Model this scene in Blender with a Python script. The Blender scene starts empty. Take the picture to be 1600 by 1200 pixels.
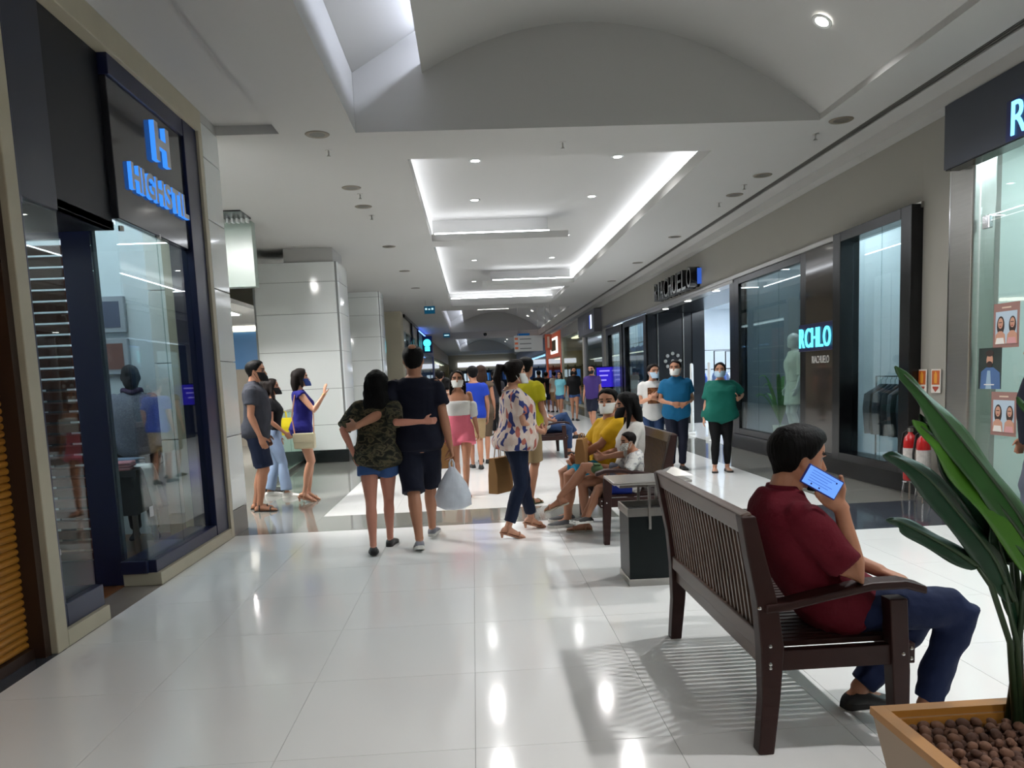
import bpy, bmesh, math, random
import numpy as np
from mathutils import Vector, Matrix, Euler

random.seed(7)
rng = np.random.default_rng(7)
SC = bpy.context.scene
COL = SC.collection

# ------------------------------------------------------------------ camera
def camera():
    f, W, Hh = 1200.0, 1600, 1200
    yaw, pitch, roll = 0.0456612, -0.1134471, 0.0419079
    cy, sy, cp, sp = math.cos(yaw), math.sin(yaw), math.cos(pitch), math.sin(pitch)
    fw = Vector((sy * cp, cy * cp, sp)); rt = Vector((cy, -sy, 0)); dn = -rt.cross(fw)
    cr, sr = math.cos(roll), math.sin(roll)
    X = cr * rt + sr * dn
    D = -sr * rt + cr * dn
    cam = bpy.data.cameras.new('camera')
    cam.sensor_width = 36.0
    cam.lens = 36.0 * f / W
    cam.shift_y = (725.3 - Hh / 2) / W
    cam.clip_start = 0.05
    cam.clip_end = 300
    ob = bpy.data.objects.new('camera', cam)
    COL.objects.link(ob)
    m = Matrix((X, -D, -fw)).transposed().to_4x4()
    m.translation = Vector((0, 0, 1.48))
    ob.matrix_world = m
    SC.camera = ob
camera()

# ------------------------------------------------------------------ world, exposure
SC.view_settings.view_transform = 'Standard'
SC.view_settings.look = 'None'
SC.view_settings.gamma = 1.0
SC.view_settings.use_curve_mapping = False
SC.view_settings.exposure = 0.0
SC.cycles.max_bounces = 6
SC.cycles.diffuse_bounces = 3
SC.cycles.glossy_bounces = 3
SC.cycles.adaptive_threshold = 0.035
SC.cycles.transmission_bounces = 4
SC.cycles.transparent_max_bounces = 10
SC.cycles.sample_clamp_indirect = 6.0
SC.cycles.caustics_reflective = False
SC.cycles.caustics_refractive = False
wd = bpy.data.worlds.new('world'); SC.world = wd
wd.use_nodes = True
wd.node_tree.nodes['Background'].inputs[0].default_value = (0.6, 0.66, 0.72, 1)
wd.node_tree.nodes['Background'].inputs[1].default_value = 0.05

# light levels; some downlights and a branch light are added out of view
L_COVE = 16.0      # led strips hidden behind the tray lips
L_TROUGH = 44.0    # lit trough beside the vaults
L_DOWN = 235.0      # watts of a lit downlight
L_SHOP = 22.0       # shop ceiling panels

# ------------------------------------------------------------------ materials
def lin(c):
    c = c / 255.0
    return c / 12.92 if c <= 0.04045 else ((c + 0.055) / 1.055) ** 2.4
def rgb(r, g, b): return (lin(r), lin(g), lin(b), 1.0)
MATS = {}
def mat(name, col, rough=0.5, metal=0.0, var=0.0, vscale=6.0, bump=0.0, bscale=40.0, emit=0.0, ecol=None, spec=0.5,
        coat=0.0, stretch=None, sheen=0.0):
    if name in MATS: return MATS[name]
    m = bpy.data.materials.new(name); m.use_nodes = True
    nt = m.node_tree; n = nt.nodes; b = n['Principled BSDF']
    c = rgb(*col)
    b.inputs['Base Color'].default_value = c
    b.inputs['Roughness'].default_value = rough
    b.inputs['Metallic'].default_value = metal
    b.inputs['Specular IOR Level'].default_value = spec
    b.inputs['Coat Weight'].default_value = coat
    b.inputs['Coat Roughness'].default_value = 0.05
    if sheen:
        b.inputs['Sheen Weight'].default_value = sheen
    m.diffuse_color = c
    co = None
    if var or bump:
        tc = n.new('ShaderNodeTexCoord'); mp = n.new('ShaderNodeMapping')
        if stretch: mp.inputs['Scale'].default_value = stretch
        nt.links.new(tc.outputs['Object'], mp.inputs['Vector']); co = mp.outputs['Vector']
    if var:
        t = n.new('ShaderNodeTexNoise'); t.inputs['Scale'].default_value = vscale; t.inputs['Detail'].default_value = 6
        nt.links.new(co, t.inputs['Vector'])
        mx = n.new('ShaderNodeMixRGB')
        mx.inputs[1].default_value = tuple(x * (1 - var) for x in c[:3]) + (1,)
        mx.inputs[2].default_value = tuple(min(1, x * (1 + var)) for x in c[:3]) + (1,)
        nt.links.new(t.outputs['Fac'], mx.inputs[0]); nt.links.new(mx.outputs[0], b.inputs['Base Color'])
    if bump:
        t2 = n.new('ShaderNodeTexNoise'); t2.inputs['Scale'].default_value = bscale; t2.inputs['Detail'].default_value = 4
        nt.links.new(co, t2.inputs['Vector'])
        bp = n.new('ShaderNodeBump'); bp.inputs['Strength'].default_value = bump; bp.inputs['Distance'].default_value = 0.01
        nt.links.new(t2.outputs['Fac'], bp.inputs['Height']); nt.links.new(bp.outputs[0], b.inputs['Normal'])
    if emit:
        b.inputs['Emission Color'].default_value = rgb(*(ecol or col)); b.inputs['Emission Strength'].default_value = emit
    MATS[name] = m
    return m

def glass_mat(name, tint=(235, 240, 240), ior=1.5, glossy=(255, 255, 255), rough=0.0, haze=0.0, hcol=(200, 210, 210)):
    """thin sheet of glass: mostly clear, reflecting more at a glancing angle"""
    m = bpy.data.materials.new(name); m.use_nodes = True
    nt = m.node_tree; n = nt.nodes; n.clear()
    out = n.new('ShaderNodeOutputMaterial')
    lw = n.new('ShaderNodeLayerWeight'); lw.inputs[0].default_value = 0.5
    pw = n.new('ShaderNodeMath'); pw.operation = 'POWER'; pw.inputs[1].default_value = 4.0
    nt.links.new(lw.outputs['Facing'], pw.inputs[0])
    fr = n.new('ShaderNodeMath'); fr.operation = 'MULTIPLY_ADD'; fr.inputs[1].default_value = 0.65; fr.inputs[2].default_value = 0.03
    nt.links.new(pw.outputs[0], fr.inputs[0])
    tr = n.new('ShaderNodeBsdfTransparent'); tr.inputs[0].default_value = rgb(*tint)
    gl = n.new('ShaderNodeBsdfGlossy'); gl.inputs['Roughness'].default_value = rough; gl.inputs[0].default_value = rgb(*glossy)
    mx = n.new('ShaderNodeMixShader')
    src = tr
    if haze:
        df = n.new('ShaderNodeBsdfTranslucent'); df.inputs[0].default_value = rgb(*hcol)
        d2 = n.new('ShaderNodeBsdfDiffuse'); d2.inputs[0].default_value = rgb(*hcol)
        mm = n.new('ShaderNodeMixShader'); mm.inputs[0].default_value = 0.5
        nt.links.new(df.outputs[0], mm.inputs[1]); nt.links.new(d2.outputs[0], mm.inputs[2])
        m2 = n.new('ShaderNodeMixShader'); m2.inputs[0].default_value = haze
        nt.links.new(tr.outputs[0], m2.inputs[1]); nt.links.new(mm.outputs[0], m2.inputs[2]); src = m2
    nt.links.new(fr.outputs[0], mx.inputs[0]); nt.links.new(src.outputs[0], mx.inputs[1]); nt.links.new(gl.outputs[0], mx.inputs[2])
    nt.links.new(mx.outputs[0], out.inputs[0])
    MATS[name] = m
    return m

def emis(name, col, s):
    if name in MATS: return MATS[name]
    m = bpy.data.materials.new(name); m.use_nodes = True
    nt = m.node_tree; nt.nodes.clear()
    o = nt.nodes.new('ShaderNodeOutputMaterial'); e = nt.nodes.new('ShaderNodeEmission')
    e.inputs[0].default_value = rgb(*col); e.inputs[1].default_value = s
    nt.links.new(e.outputs[0], o.inputs[0]); m.diffuse_color = rgb(*col)
    MATS[name] = m
    return m

# ------------------------------------------------------------------ mesh helpers
class MB:
    def __init__(s): s.v = []; s.f = []; s.m = []; s.mi = 0
    def face(s, idx): s.f.append(tuple(idx)); s.m.append(s.mi)
    def box(s, x0, x1, y0, y1, z0, z1, M=None):
        b = len(s.v)
        for z in (z0, z1):
            for x, y in ((x0, y0), (x1, y0), (x1, y1), (x0, y1)):
                p = Vector((x, y, z)); s.v.append(M @ p if M else p)
        for q in ((3, 2, 1, 0), (4, 5, 6, 7), (0, 1, 5, 4), (1, 2, 6, 5), (2, 3, 7, 6), (3, 0, 4, 7)):
            s.face([b + i for i in q])
        return s
    def quad(s, a, b, c, d):
        k = len(s.v); s.v += [Vector(a), Vector(b), Vector(c), Vector(d)]; s.face((k, k + 1, k + 2, k + 3)); return s
    def ring(s, pts):
        k = len(s.v); s.v += [Vector(p) for p in pts]; return list(range(k, k + len(pts)))
    def loft(s, rings, closed=True, caps=True):
        R = [s.ring(r) for r in rings]
        n = len(R[0])
        for a, b in zip(R, R[1:]):
            for i in range(n if closed else n - 1):
                j = (i + 1) % n
                s.face((a[i], a[j], b[j], b[i]))
        if caps:
            s.face(list(reversed(R[0]))); s.face(R[-1])
        return s
    def tube(s, pts, rad, n=8, side=None, caps=True, rnd=False):
        """swept tube; rad entries are r or (rx, ry); rx along the side vector"""
        pts = [Vector(p) for p in pts]
        if not isinstance(rad, (list, tuple)): rad = [rad] * len(pts)
        rings = []
        prev = Vector(side) if side is not None else None
        N = len(pts)
        if rnd:
            d0 = (pts[0] - pts[1]).normalized(); d1 = (pts[-1] - pts[-2]).normalized()
            def mn(r): return min(r) if isinstance(r, tuple) else r
            def sc(r, k): return tuple(q * k for q in r) if isinstance(r, tuple) else r * k
            pts = [pts[0] + d0 * mn(rad[0]) * .8, pts[0] + d0 * mn(rad[0]) * .45] + pts + [pts[-1] + d1 * mn(rad[-1]) * .45, pts[-1] + d1 * mn(rad[-1]) * .8]
            rad = [sc(rad[0], .45), sc(rad[0], .85)] + list(rad) + [sc(rad[-1], .85), sc(rad[-1], .45)]
            N = len(pts)
        for i, p in enumerate(pts):
            t = (pts[min(i + 1, N - 1)] - pts[max(i - 1, 0)]).normalized()
            if prev is None:
                prev = t.orthogonal()
            u = prev - t * prev.dot(t)
            if u.length < 1e-5: u = t.orthogonal()
            u.normalize(); w = t.cross(u); prev = u
            r = rad[i]
            rx, ry = r if isinstance(r, tuple) else (r, r)
            rings.append([p + u * (rx * math.cos(2 * math.pi * k / n)) + w * (ry * math.sin(2 * math.pi * k / n)) for k in range(n)])
        return s.loft(rings, caps=caps)
    def lathe(s, prof, n=24, c=(0, 0, 0), caps=True):
        c = Vector(c)
        return s.loft([[c + Vector((r * math.cos(2 * math.pi * k / n), r * math.sin(2 * math.pi * k / n), z)) for k in range(n)] for r, z in prof], caps=caps)
    def ell(s, c, rx, ry, rz, n=12, m=8, M=None):
        c = Vector(c); R = []
        for i in range(m):
            a = math.pi * (i + .5) / m
            R.append([c + (M @ Vector((rx * math.sin(a) * math.cos(2 * math.pi * k / n), ry * math.sin(a) * math.sin(2 * math.pi * k / n), -rz * math.cos(a))) if M else
                      Vector((rx * math.sin(a) * math.cos(2 * math.pi * k / n), ry * math.sin(a) * math.sin(2 * math.pi * k / n), -rz * math.cos(a)))) for k in range(n)])
        return s.loft(R)
    def prism(s, poly, d):
        d = Vector(d)
        return s.loft([[Vector(p) for p in poly], [Vector(p) + d for p in poly]])
    def mesh(s, name='m'):
        me = bpy.data.meshes.new(name); me.from_pydata([tuple(v) for v in s.v], [], s.f)
        if len(set(s.m)) > 1: me.polygons.foreach_set('material_index', s.m)
        me.update(); return me
    def build(s, name, mt=None, parent=None, bevel=0, smooth=False, loc=None, fix=True, seg=2):
        me = s.mesh(name)
        if fix:
            bm = bmesh.new(); bm.from_mesh(me); bmesh.ops.recalc_face_normals(bm, faces=bm.faces); bm.to_mesh(me); bm.free()
        for q in (mt if isinstance(mt, (list, tuple)) else [mt]):
            if q: me.materials.append(q)
        o = link(name, me, parent)
        if loc is not None: o.location = loc
        if smooth:
            me.polygons.foreach_set('use_smooth', [True] * len(me.polygons))
            if smooth != True:
                me.set_sharp_from_angle(angle=math.radians(smooth))
        if bevel:
            b = o.modifiers.new('bevel', 'BEVEL'); b.width = bevel; b.segments = seg; b.limit_method = 'ANGLE'; b.angle_limit = math.radians(40)
        return o

def link(name, data, parent=None):
    o = bpy.data.objects.new(name, data); COL.objects.link(o)
    if parent: o.parent = parent
    return o
def tag(o, label=None, cat=None, group=None, kind=None):
    if label: o['label'] = label
    if cat: o['category'] = cat
    if group: o['group'] = group
    if kind: o['kind'] = kind
    return o
def thing(name, loc=(0, 0, 0), rz=0.0, label=None, cat=None, group=None, kind=None):
    o = bpy.data.objects.new(name, None); COL.objects.link(o)
    o.empty_display_size = 0.1
    o.location = loc; o.rotation_euler = (0, 0, rz)
    return tag(o, label, cat, group, kind)
def copy_tree(o, parent=None):
    c = o.copy(); COL.objects.link(c)
    if parent: c.parent = parent
    for ch in list(o.children): copy_tree(ch, c)
    return c
def inst(name, me, parent=None, loc=(0, 0, 0), rot=(0, 0, 0), scl=(1, 1, 1)):
    o = link(name, me, parent); o.location = loc; o.rotation_euler = rot; o.scale = scl; return o
def cube(name, x0, x1, y0, y1, z0, z1, mt, parent=None, bevel=0):
    return MB().box(x0, x1, y0, y1, z0, z1).build(name, mt, parent, bevel=bevel)

def text_mesh(body, size, extrude=0.0, align='CENTER', spacing=1.0, bevel=0.0, bold=0.0):
    cu = bpy.data.curves.new('txt', 'FONT'); cu.body = body; cu.size = size; cu.offset = bold; cu.extrude = extrude; cu.bevel_depth = bevel
    cu.align_x = align; cu.align_y = 'CENTER'; cu.space_character = spacing; cu.resolution_u = 4
    o = bpy.data.objects.new('txt', cu); COL.objects.link(o)
    bpy.context.view_layer.update()
    me = bpy.data.meshes.new_from_object(o.evaluated_get(bpy.context.evaluated_depsgraph_get()))
    bpy.data.objects.remove(o); bpy.data.curves.remove(cu)
    return me
def text(name, body, size, loc, rot, mt, parent=None, extrude=0.01, sx=1.0, sy=1.0, spacing=1.0, bold=0.0):
    me = text_mesh(body, size, extrude, spacing=spacing, bevel=bold)
    me.materials.clear()
    for q in (mt if isinstance(mt, (list, tuple)) else [mt]): me.materials.append(q)
    o = link(name, me, parent); o.location = loc; o.rotation_euler = rot; o.scale = (sx, sy, 1)
    return o
R90 = math.pi / 2
FACE_PX = (R90, 0, R90)      # lettering on the left wall, read from the corridor (looking towards -x)
FACE_NX = (R90, 0, -R90)     # lettering on the right wall, read from the corridor (looking towards +x)
FACE_NY = (R90, 0, 0)        # lettering facing the camera
# ------------------------------------------------------------------ shared materials
m_white_tile = mat('white_polished_tile', (238, 238, 236), 0.105, var=0.035, vscale=1.3, spec=0.8)
m_grey_tile = mat('grey_polished_tile', (126, 126, 120), 0.08, var=0.06, vscale=1.5, spec=0.6)
m_dark_tile = mat('slate_polished_tile', (62, 66, 74), 0.10, var=0.1, vscale=2, spec=0.6)
m_grout = mat('grout', (150, 150, 146), 0.7, var=0.1)
m_ceil = mat('matt_white_plaster', (180, 179, 176), 0.75, var=0.015, vscale=0.7)
m_wallbeige = mat('taupe_painted_wall', (142, 139, 131), 0.6, var=0.05, vscale=0.9, bump=0.05, bscale=60)
m_trim = mat('beige_stone_trim', (176, 168, 146), 0.45, var=0.1, vscale=5)
m_navy = mat('navy_lacquer', (17, 24, 56), 0.28, var=0.08, vscale=4)
m_navyblack = mat('blue_black_panel', (9, 11, 20), 0.5)
m_black = mat('black_lacquer', (10, 11, 14), 0.22, var=0.1)
m_darkgloss = mat('dark_gloss_panel', (44, 45, 50), 0.10, var=0.08, vscale=0.8, spec=0.8)
m_steel = mat('brushed_steel', (170, 168, 163), 0.28, 1.0, var=0.08, vscale=3, stretch=(1, 1, 14))
m_chrome = mat('polished_steel', (205, 205, 205), 0.12, 1.0)
m_whitepanel = mat('white_gloss_panel', (230, 233, 231), 0.09, var=0.02, vscale=0.8, spec=0.6)
m_interior = mat('shop_white_wall', (205, 214, 220), 0.7, var=0.03)
m_intfloor = mat('shop_floor', (150, 140, 125), 0.25, var=0.1, vscale=2)
m_woodfloor = mat('shop_wood_floor', (110, 70, 40), 0.3, var=0.2, vscale=3, stretch=(1, 8, 1))
m_plinth = mat('black_granite', (36, 36, 38), 0.16, var=0.04, vscale=3, spec=0.5)
m_led = emis('led_strip_white', (244, 248, 255), L_COVE)
m_trough = emis('trough_lamp', (226, 234, 255), L_TROUGH)
m_lamp = emis('downlight_lamp', (255, 252, 245), 14.0)
m_shoplight = emis('shop_light_panel', (238, 246, 255), L_SHOP)
m_shoplight2 = emis('shop_light_panel_dim', (240, 245, 250), 3.0)
g_shop = glass_mat('shop_window_glass', (226, 236, 234), 1.55)
g_green = glass_mat('greenish_glass', (205, 228, 218), 1.5, haze=0.06)

# ------------------------------------------------------------------ floor
floor = MB().box(-10, 11, -14, 88, -0.25, -0.003).build('floor', m_grout)
tag(floor, 'polished white tile floor of the mall corridor with grey bands', None, None, 'structure')
_tile = {}
def tile(x0, x1, y0, y1, mt, nm='floor_tile'):
    j = 0.0012
    key = (round(x1 - x0, 3), round(y1 - y0, 3), mt.name)
    if key not in _tile:
        w, d = (x1 - x0) / 2 - j, (y1 - y0) / 2 - j
        me = MB().box(-w, w, -d, d, -0.003, 0).mesh(nm); me.materials.append(mt); _tile[key] = me
    return inst(nm, _tile[key], floor, ((x0 + x1) / 2, (y0 + y1) / 2, 0))
def field(x0, x1, y0, y1, sx, sy, mt, ox=None, oy=None):
    ox = x0 if ox is None else ox; oy = y0 if oy is None else oy
    i0 = math.floor((x0 - ox) / sx + 1e-6); k0 = math.floor((y0 - oy) / sy + 1e-6)
    i = i0
    while ox + i * sx < x1 - 1e-4:
        k = k0
        while oy + k * sy < y1 - 1e-4:
            a, b = max(x0, ox + i * sx), min(x1, ox + (i + 1) * sx)
            c, d = max(y0, oy + k * sy), min(y1, oy + (k + 1) * sy)
            if b - a > .02 and d - c > .02: tile(a, b, c, d, mt)
            k += 1
        i += 1
# white near field, then the grey band, the slate corner and the white field beyond
tile(-2.46, 4.79, -14, 0.55, m_white_tile, 'floor_field')
field(-2.46, 1.45, 0.55, 7.75, .8, .8, m_white_tile, oy=.55)
field(1.45, 4.79, 0.55, 6.57, .8, .8, m_white_tile, ox=1.54, oy=.55)
field(-1.76, 1.45, 7.75, 8.65, .8, .9, m_grey_tile, ox=-1.76)
field(-4.16, -1.76, 7.75, 14.15, .8, .8, m_grey_tile, ox=-4.16)
tile(-10, -4.16, 8.2, 30, m_grey_tile, 'floor_field'); tile(-4.16, -1.76, 14.15, 60, m_grey_tile, 'floor_field')
field(1.53, 3.0, 6.57, 7.84, .735, 1.27, m_grey_tile)
field(3.0, 4.79, 6.57, 7.84, .895, 1.27, m_dark_tile)
tile(1.45, 1.53, 6.57, 7.84, m_white_tile, 'floor_strip')
field(-1.76, 1.45, 8.65, 17.45, .8, .8, m_white_tile, ox=-1.76, oy=8.65)
tile(1.45, 3.82, 7.84, 8.65, m_white_tile, 'floor_strip')
field(1.45, 3.82, 8.65, 17.45, .79, .8, m_white_tile, ox=1.45, oy=8.65)
field(3.82, 4.79, 7.84, 17.44, .97, .8, m_grey_tile)
tile(-1.76, 3.82, 17.45, 88, m_white_tile, 'floor_field'); tile(3.82, 4.79, 17.44, 88, m_grey_tile, 'floor_field')
tile(-2.8, -2.46, 2, 4.5, m_dark_tile, 'threshold'); tile(-3.6, -2.46, 5.05, 5.9, mat('threshold_stone', (120, 112, 104), .3, var=.15), 'threshold')

# ------------------------------------------------------------------ ceiling
OPEN = [(-2.46, -1.83, -14, 8.15), (-1.07, 3.73, .9, 8.18), (-.63, 2.9, -10, -.2), (-.63, 2.9, 9.18, 27.2),
        (-1.07, 3.73, 29, 42.6), (-1.07, 3.73, 50, 73), (4.27, 4.38, -14, 88)]
xs = sorted({-10.0, 4.62} | {v for o in OPEN for v in o[:2]}); ys = sorted({-14.0, 88.0} | {v for o in OPEN for v in o[2:]})
mb = MB()
for x0, x1 in zip(xs, xs[1:]):
    run = None
    for y0, y1 in list(zip(ys, ys[1:])) + [(88, 89)]:
        cx, cy = (x0 + x1) / 2, (y0 + y1) / 2
        solid_here = cy < 88 and not any(o[0] < cx < o[1] and o[2] < cy < o[3] for o in OPEN)
        if solid_here and run is None: run = y0
        if not solid_here and run is not None:
            mb.box(x0, x1, run, y0, 4.0, 4.15); run = None
mb.box(4.62, 4.85, -14, 88, 3.87, 4.15)                       # lowered margin along the right wall
mb.box(-2.6, -1.7, -14, 8.3, 4.09, 4.2)                       # slightly raised panel on the left
mb.box(-12, 11, -14, 88, 5.6, 5.7)
ceiling = mb.build('ceiling', m_ceil)
tag(ceiling, 'white plaster mall ceiling with recessed trays and shallow vaults', None, None, 'structure')

# linear air grille beside the right wall
gr = thing('air_grille', (0, 0, 0), 0, 'long black slotted air grille along the right edge of the ceiling', 'grille', kind='structure')
cube('grille_box', 4.27, 4.38, -14, 88, 4.05, 4.12, m_black, gr)
for k in range(3):
    cube('slat', 4.287 + k * .034, 4.297 + k * .034, -14, 88, 4.002, 4.05, mat('grille_slat', (96, 94, 90), .5), gr)

def strip(name, x0, x1, y0, y1, z0, z1, mt, parent): return cube(name, x0, x1, y0, y1, z0, z1, mt, parent)
def tray(y0, y1, beams, nm):
    t = thing(nm, (0, 0, 0), 0, None, None, None, 'structure')
    x0, x1 = -.63, 2.9
    cube('tray_panel', x0 - .4, x1 + .4, y0 - .1, y1 + .4, 4.46, 4.54, m_ceil, t)
    for a in ((x0 - .44, x0 - .38, y0 - .1, y1 + .4), (x1 + .38, x1 + .44, y0 - .1, y1 + .4), (x0 - .4, x1 + .4, y1 + .36, y1 + .42), (x0 - .4, x1 + .4, y0 - .14, y0 - .08)):
        cube('tray_side', *a, 4.12, 4.5, m_ceil, t)
    for a in ((x0 - .2, x0 - .14, y0, y1), (x1 + .14, x1 + .2, y0, y1), (x0, x1, y1 + .14, y1 + .2)):
        cube('light_strip', *a, 4.255, 4.28, m_led, t)
        cube('strip_ledge', *a, 4.14, 4.255, m_ceil, t)
    for bx0, bx1, by0, by1, rx0, rx1 in beams:
        cube('beam', bx0, bx1, by0, by1, 4.0, 4.12, m_ceil, t)
        cube('riser', rx0, rx1, by1 - .12, by1 - .06, 4.12, 4.47, m_ceil, t)
        cube('light_strip', rx0 + .05, rx1 - .02, by0 + .05, by0 + .1, 4.125, 4.15, m_led, t)
    return t
tag(tray(9.18, 27.2, [(-.63, 1.88, 14.48, 15.1, -.63, 1.55), (.39, 2.9, 21.5, 22.4, .62, 2.9)], 'ceiling_tray'),
    'long recessed ceiling tray with glowing cove edges ahead')
tag(tray(-10, -.2, [], 'ceiling_tray'), 'recessed ceiling tray with glowing cove edges behind the viewer')

_ax = np.array([-.37, .557, 1.405, 2.851, 3.76]); _az = np.array([4.56, 4.934, 5.008, 4.62, 4.04])
_pc = np.polyfit(_ax, _az, 3)
def vz(x): return float(np.polyval(_pc, x))
def vault(y0, y1, nm):
    t = thing(nm, (0, 0, 0), 0, None, None, None, 'structure')
    px = [-.37 + i * (3.75 + .37) / 24 for i in range(25)]
    mb = MB()
    under = [(x, vz(x)) for x in px]; over = [(x, vz(x) + .1) for x in reversed(px)]
    mb.prism([(x, y0, z) for x, z in under + over], (0, y1 - y0, 0))
    mb.build('vault_shell', m_ceil, t, smooth=30)
    cube('end_wall', -1.07, 3.8, y1 + .002, y1 + .06, 4.14, 5.6, m_ceil, t)
    cube('end_wall', -1.07, 3.8, y0 - .06, y0 - .002, 4.14, 5.6, m_ceil, t)
    cube('side_fascia', -1.13, -1.072, y0, y1, 4.14, 4.58, m_ceil, t)
    cube('side_fascia', 3.732, 3.8, y0, y1, 4.14, 4.5, m_ceil, t)
    MB().prism([(-1.07, y0, 4.58), (0.35, y0, 5.42), (0.35, y0, 5.5), (-1.07, y0, 4.66)], (0, y1 - y0, 0)).build('sloped_panel', m_ceil, t)
    cube('light_strip', -.12, -.06, y0 + .1, y1 - .1, vz(-.1) + .12, vz(-.1) + .16, m_trough, t)
    return t
tag(vault(.9, 8.18, 'ceiling_vault'), 'nearest shallow barrel vault in the ceiling with lit trough on its left')
tag(vault(29, 42.6, 'ceiling_vault'), 'second barrel vault, beyond the glowing tray')
tag(vault(50, 73, 'ceiling_vault'), 'third and farthest barrel vault')

# ------------------------------------------------------------------ walls, left side
mb = MB()
mb.box(-2.8, -2.457, -14, 2.098, 0, 4.085)
mb.box(-2.9, -2.46, 4.41, 4.53, 0, 3.888)
mb.box(-2.9, -2.458, 2.1, 7.72, 3.89, 4.085)
mb.box(-2.9, -2.46, 7.63, 7.72, 0, 3.888)
mb.box(-2.75, -2.46, 4.53, 5.06, 0, .10); mb.box(-2.75, -2.46, 5.9, 7.63, 0, .10)
wl = mb.build('wall_left', m_trim, bevel=.006); tag(wl, 'beige stone surround of the shopfront on the left', None, None, 'structure')
# wall closing the corridor behind, and the shop shells
wb = cube('wall_back', -10, 11, -14.2, -14, -.1, 5.6, m_ceil); tag(wb, 'pale wall closing the corridor behind the viewer', None, None, 'structure')

def shop(name, x0, x1, y0, y1, z1, wallm, floorm, label, lights=(), lm=None, back='x0', open_side='x1', zf=0.0):
    t = thing(name, (0, 0, 0), 0, label, None, None, 'structure')
    if open_side != 'x1': cube('wall', x1, x1 + .1, y0, y1, 0, z1, wallm, t)
    if open_side != 'x0': cube('wall', x0 - .1, x0, y0, y1, 0, z1, wallm, t)
    cube('wall', x0, x1, y0 - .05, y0, 0, z1, wallm, t); cube('wall', x0, x1, y1, y1 + .05, 0, z1, wallm, t)
    cube('shop_ceiling', x0, x1, y0, y1, z1, z1 + .1, wallm, t)
    cube('shop_floor', x0, x1, y0, y1, -.002, zf + .004, floorm, t)
    for a in lights: cube('ceiling_light', *a, z1 - .03, z1 - .004, lm or m_shoplight, t)
    return t
shop('wall_shop_left', -6.5, -2.75, 4.6, 8.12, 3.6, m_interior, m_woodfloor, 'bright inside walls of the clothes shop on the left',
     [(-3.5, -3.3, 5.2, 7.8), (-4.9, -4.7, 5.2, 7.8)])

# clad pier at the end of the left shop
def panel_block(name, label, x0, x1, y0, y1, seams, base=.3, ztop=4.0, bm=m_plinth, r=.0, mt=None):
    t = thing(name, (0, 0, 0), 0, label, None, None, 'structure')
    z = [base] + list(seams) + [ztop]
    cube('core', x0 + .02, x1 - .02, y0 + .02, y1 - .02, 0, ztop, mat('joint_grey', (120, 122, 120), .6), t)
    cube('base', x0 + .005, x1 - .005, y0 + .005, y1 - .005, 0, base - .006, bm, t)
    for a, b in zip(z, z[1:]):
        if r:
            poly = []
            for cx, cy, a0 in ((x1 - r, y0 + r, -90), (x1 - r, y1 - r, 0), (x0 + r, y1 - r, 90), (x0 + r, y0 + r, 180)):
                poly += [(cx + r * math.cos(math.radians(a0 + q * 15)), cy + r * math.sin(math.radians(a0 + q * 15)), a + .004) for q in range(7)]
            MB().prism(poly, (0, 0, b - a - .008)).build('panel', mt or m_whitepanel, t, smooth=30)
        else:
            MB().box(x0, x1, y0, y1, a + .004, b - .004).build('panel', mt or m_whitepanel, t, bevel=.006)
    return t
panel_block('wall_pier', 'white panelled pier at the end of the left shopfront', -3.1, -2.46, 7.725, 8.2, [1.0, 1.75, 2.45, 3.1, 3.68],
            .26, 4.0, mat('pier_base', (120, 116, 112), .3))

# ------------------------------------------------------------------ pillars and left branch
panel_block('pillar', 'nearest white panelled pillar with rounded corner behind the group on the left', -4.02, -2.42, 14.7, 15.9,
            [.72, 1.4, 2.1, 2.8, 3.72 - .34], .24, 3.74, m_black, r=.12)
cube('wall_pillar_head', -3.4, -2.5, 14.75, 15.8, 3.74, 4.02, m_ceil)['kind'] = 'structure'
panel_block('pillar', 'second white panelled pillar, behind the first', -3.55, -2.5, 22.0, 23.0, [.72, 1.4, 2.1, 2.75, 3.35, 3.85], .24, 4.0, m_black, r=.1)
m_cream = mat('cream_wall', (196, 188, 165), .6, var=.03)
wl2 = MB().box(-10, -2.52, 28.4, 29.3, 0, 4.02).build('wall_left_return', m_cream); tag(wl2, 'cream wall end past the pillars on the left', None, None, 'structure')
# lowered bulkhead and blue hoarding in the side branch
bh = MB().box(-10, -3.26, 12.2, 12.4, 3.02, 4.02).build('wall_bulkhead', mat('pale_green_panel', (150, 164, 154), .25)); tag(bh, 'pale bulkhead hanging over the side branch', None, None, 'structure')
sf = cube('ceiling_branch', -10, -4.3, 12.4, 20, 3.02, 3.1, m_ceil); tag(sf, 'lower ceiling of the side branch', None, None, 'structure')
wn = MB().box(-10, -4.3, 20, 20.2, 0, 4.1).build('wall_branch', m_cream); tag(wn, 'cream wall of the side branch', None, None, 'structure')
hb = thing('hoarding', (-6.6, 19.98, 0), 0, 'blue hoarding with a white light band above it at the side branch', 'hoarding')
MB().box(-3, 2.3, -.06, 0, 1.95, 2.88).build('board', mat('blue_board', (52, 98, 140), .5, var=.05), hb)
MB().box(-3, 2.3, -.06, 0, 0, 1.95).build('lower_board', mat('dim_board', (120, 112, 100), .5, var=.2, vscale=2), hb)
MB().box(-3, 2.3, -.12, -.03, 2.92, 3.0).build('light_band', emis('light_band_warm', (255, 246, 228), 7), hb)
fr = MB().box(-10, -9.9, -14, 88, 0, 5.6).build('wall_far_left', m_cream); tag(fr, 'cream wall at the end of the side branch', None, None, 'structure')
ce = thing('ceiling_grille', (-3.55, 11.7, 4.0), 0, 'white slotted air diffuser in the ceiling above the side branch', 'grille')
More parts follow.
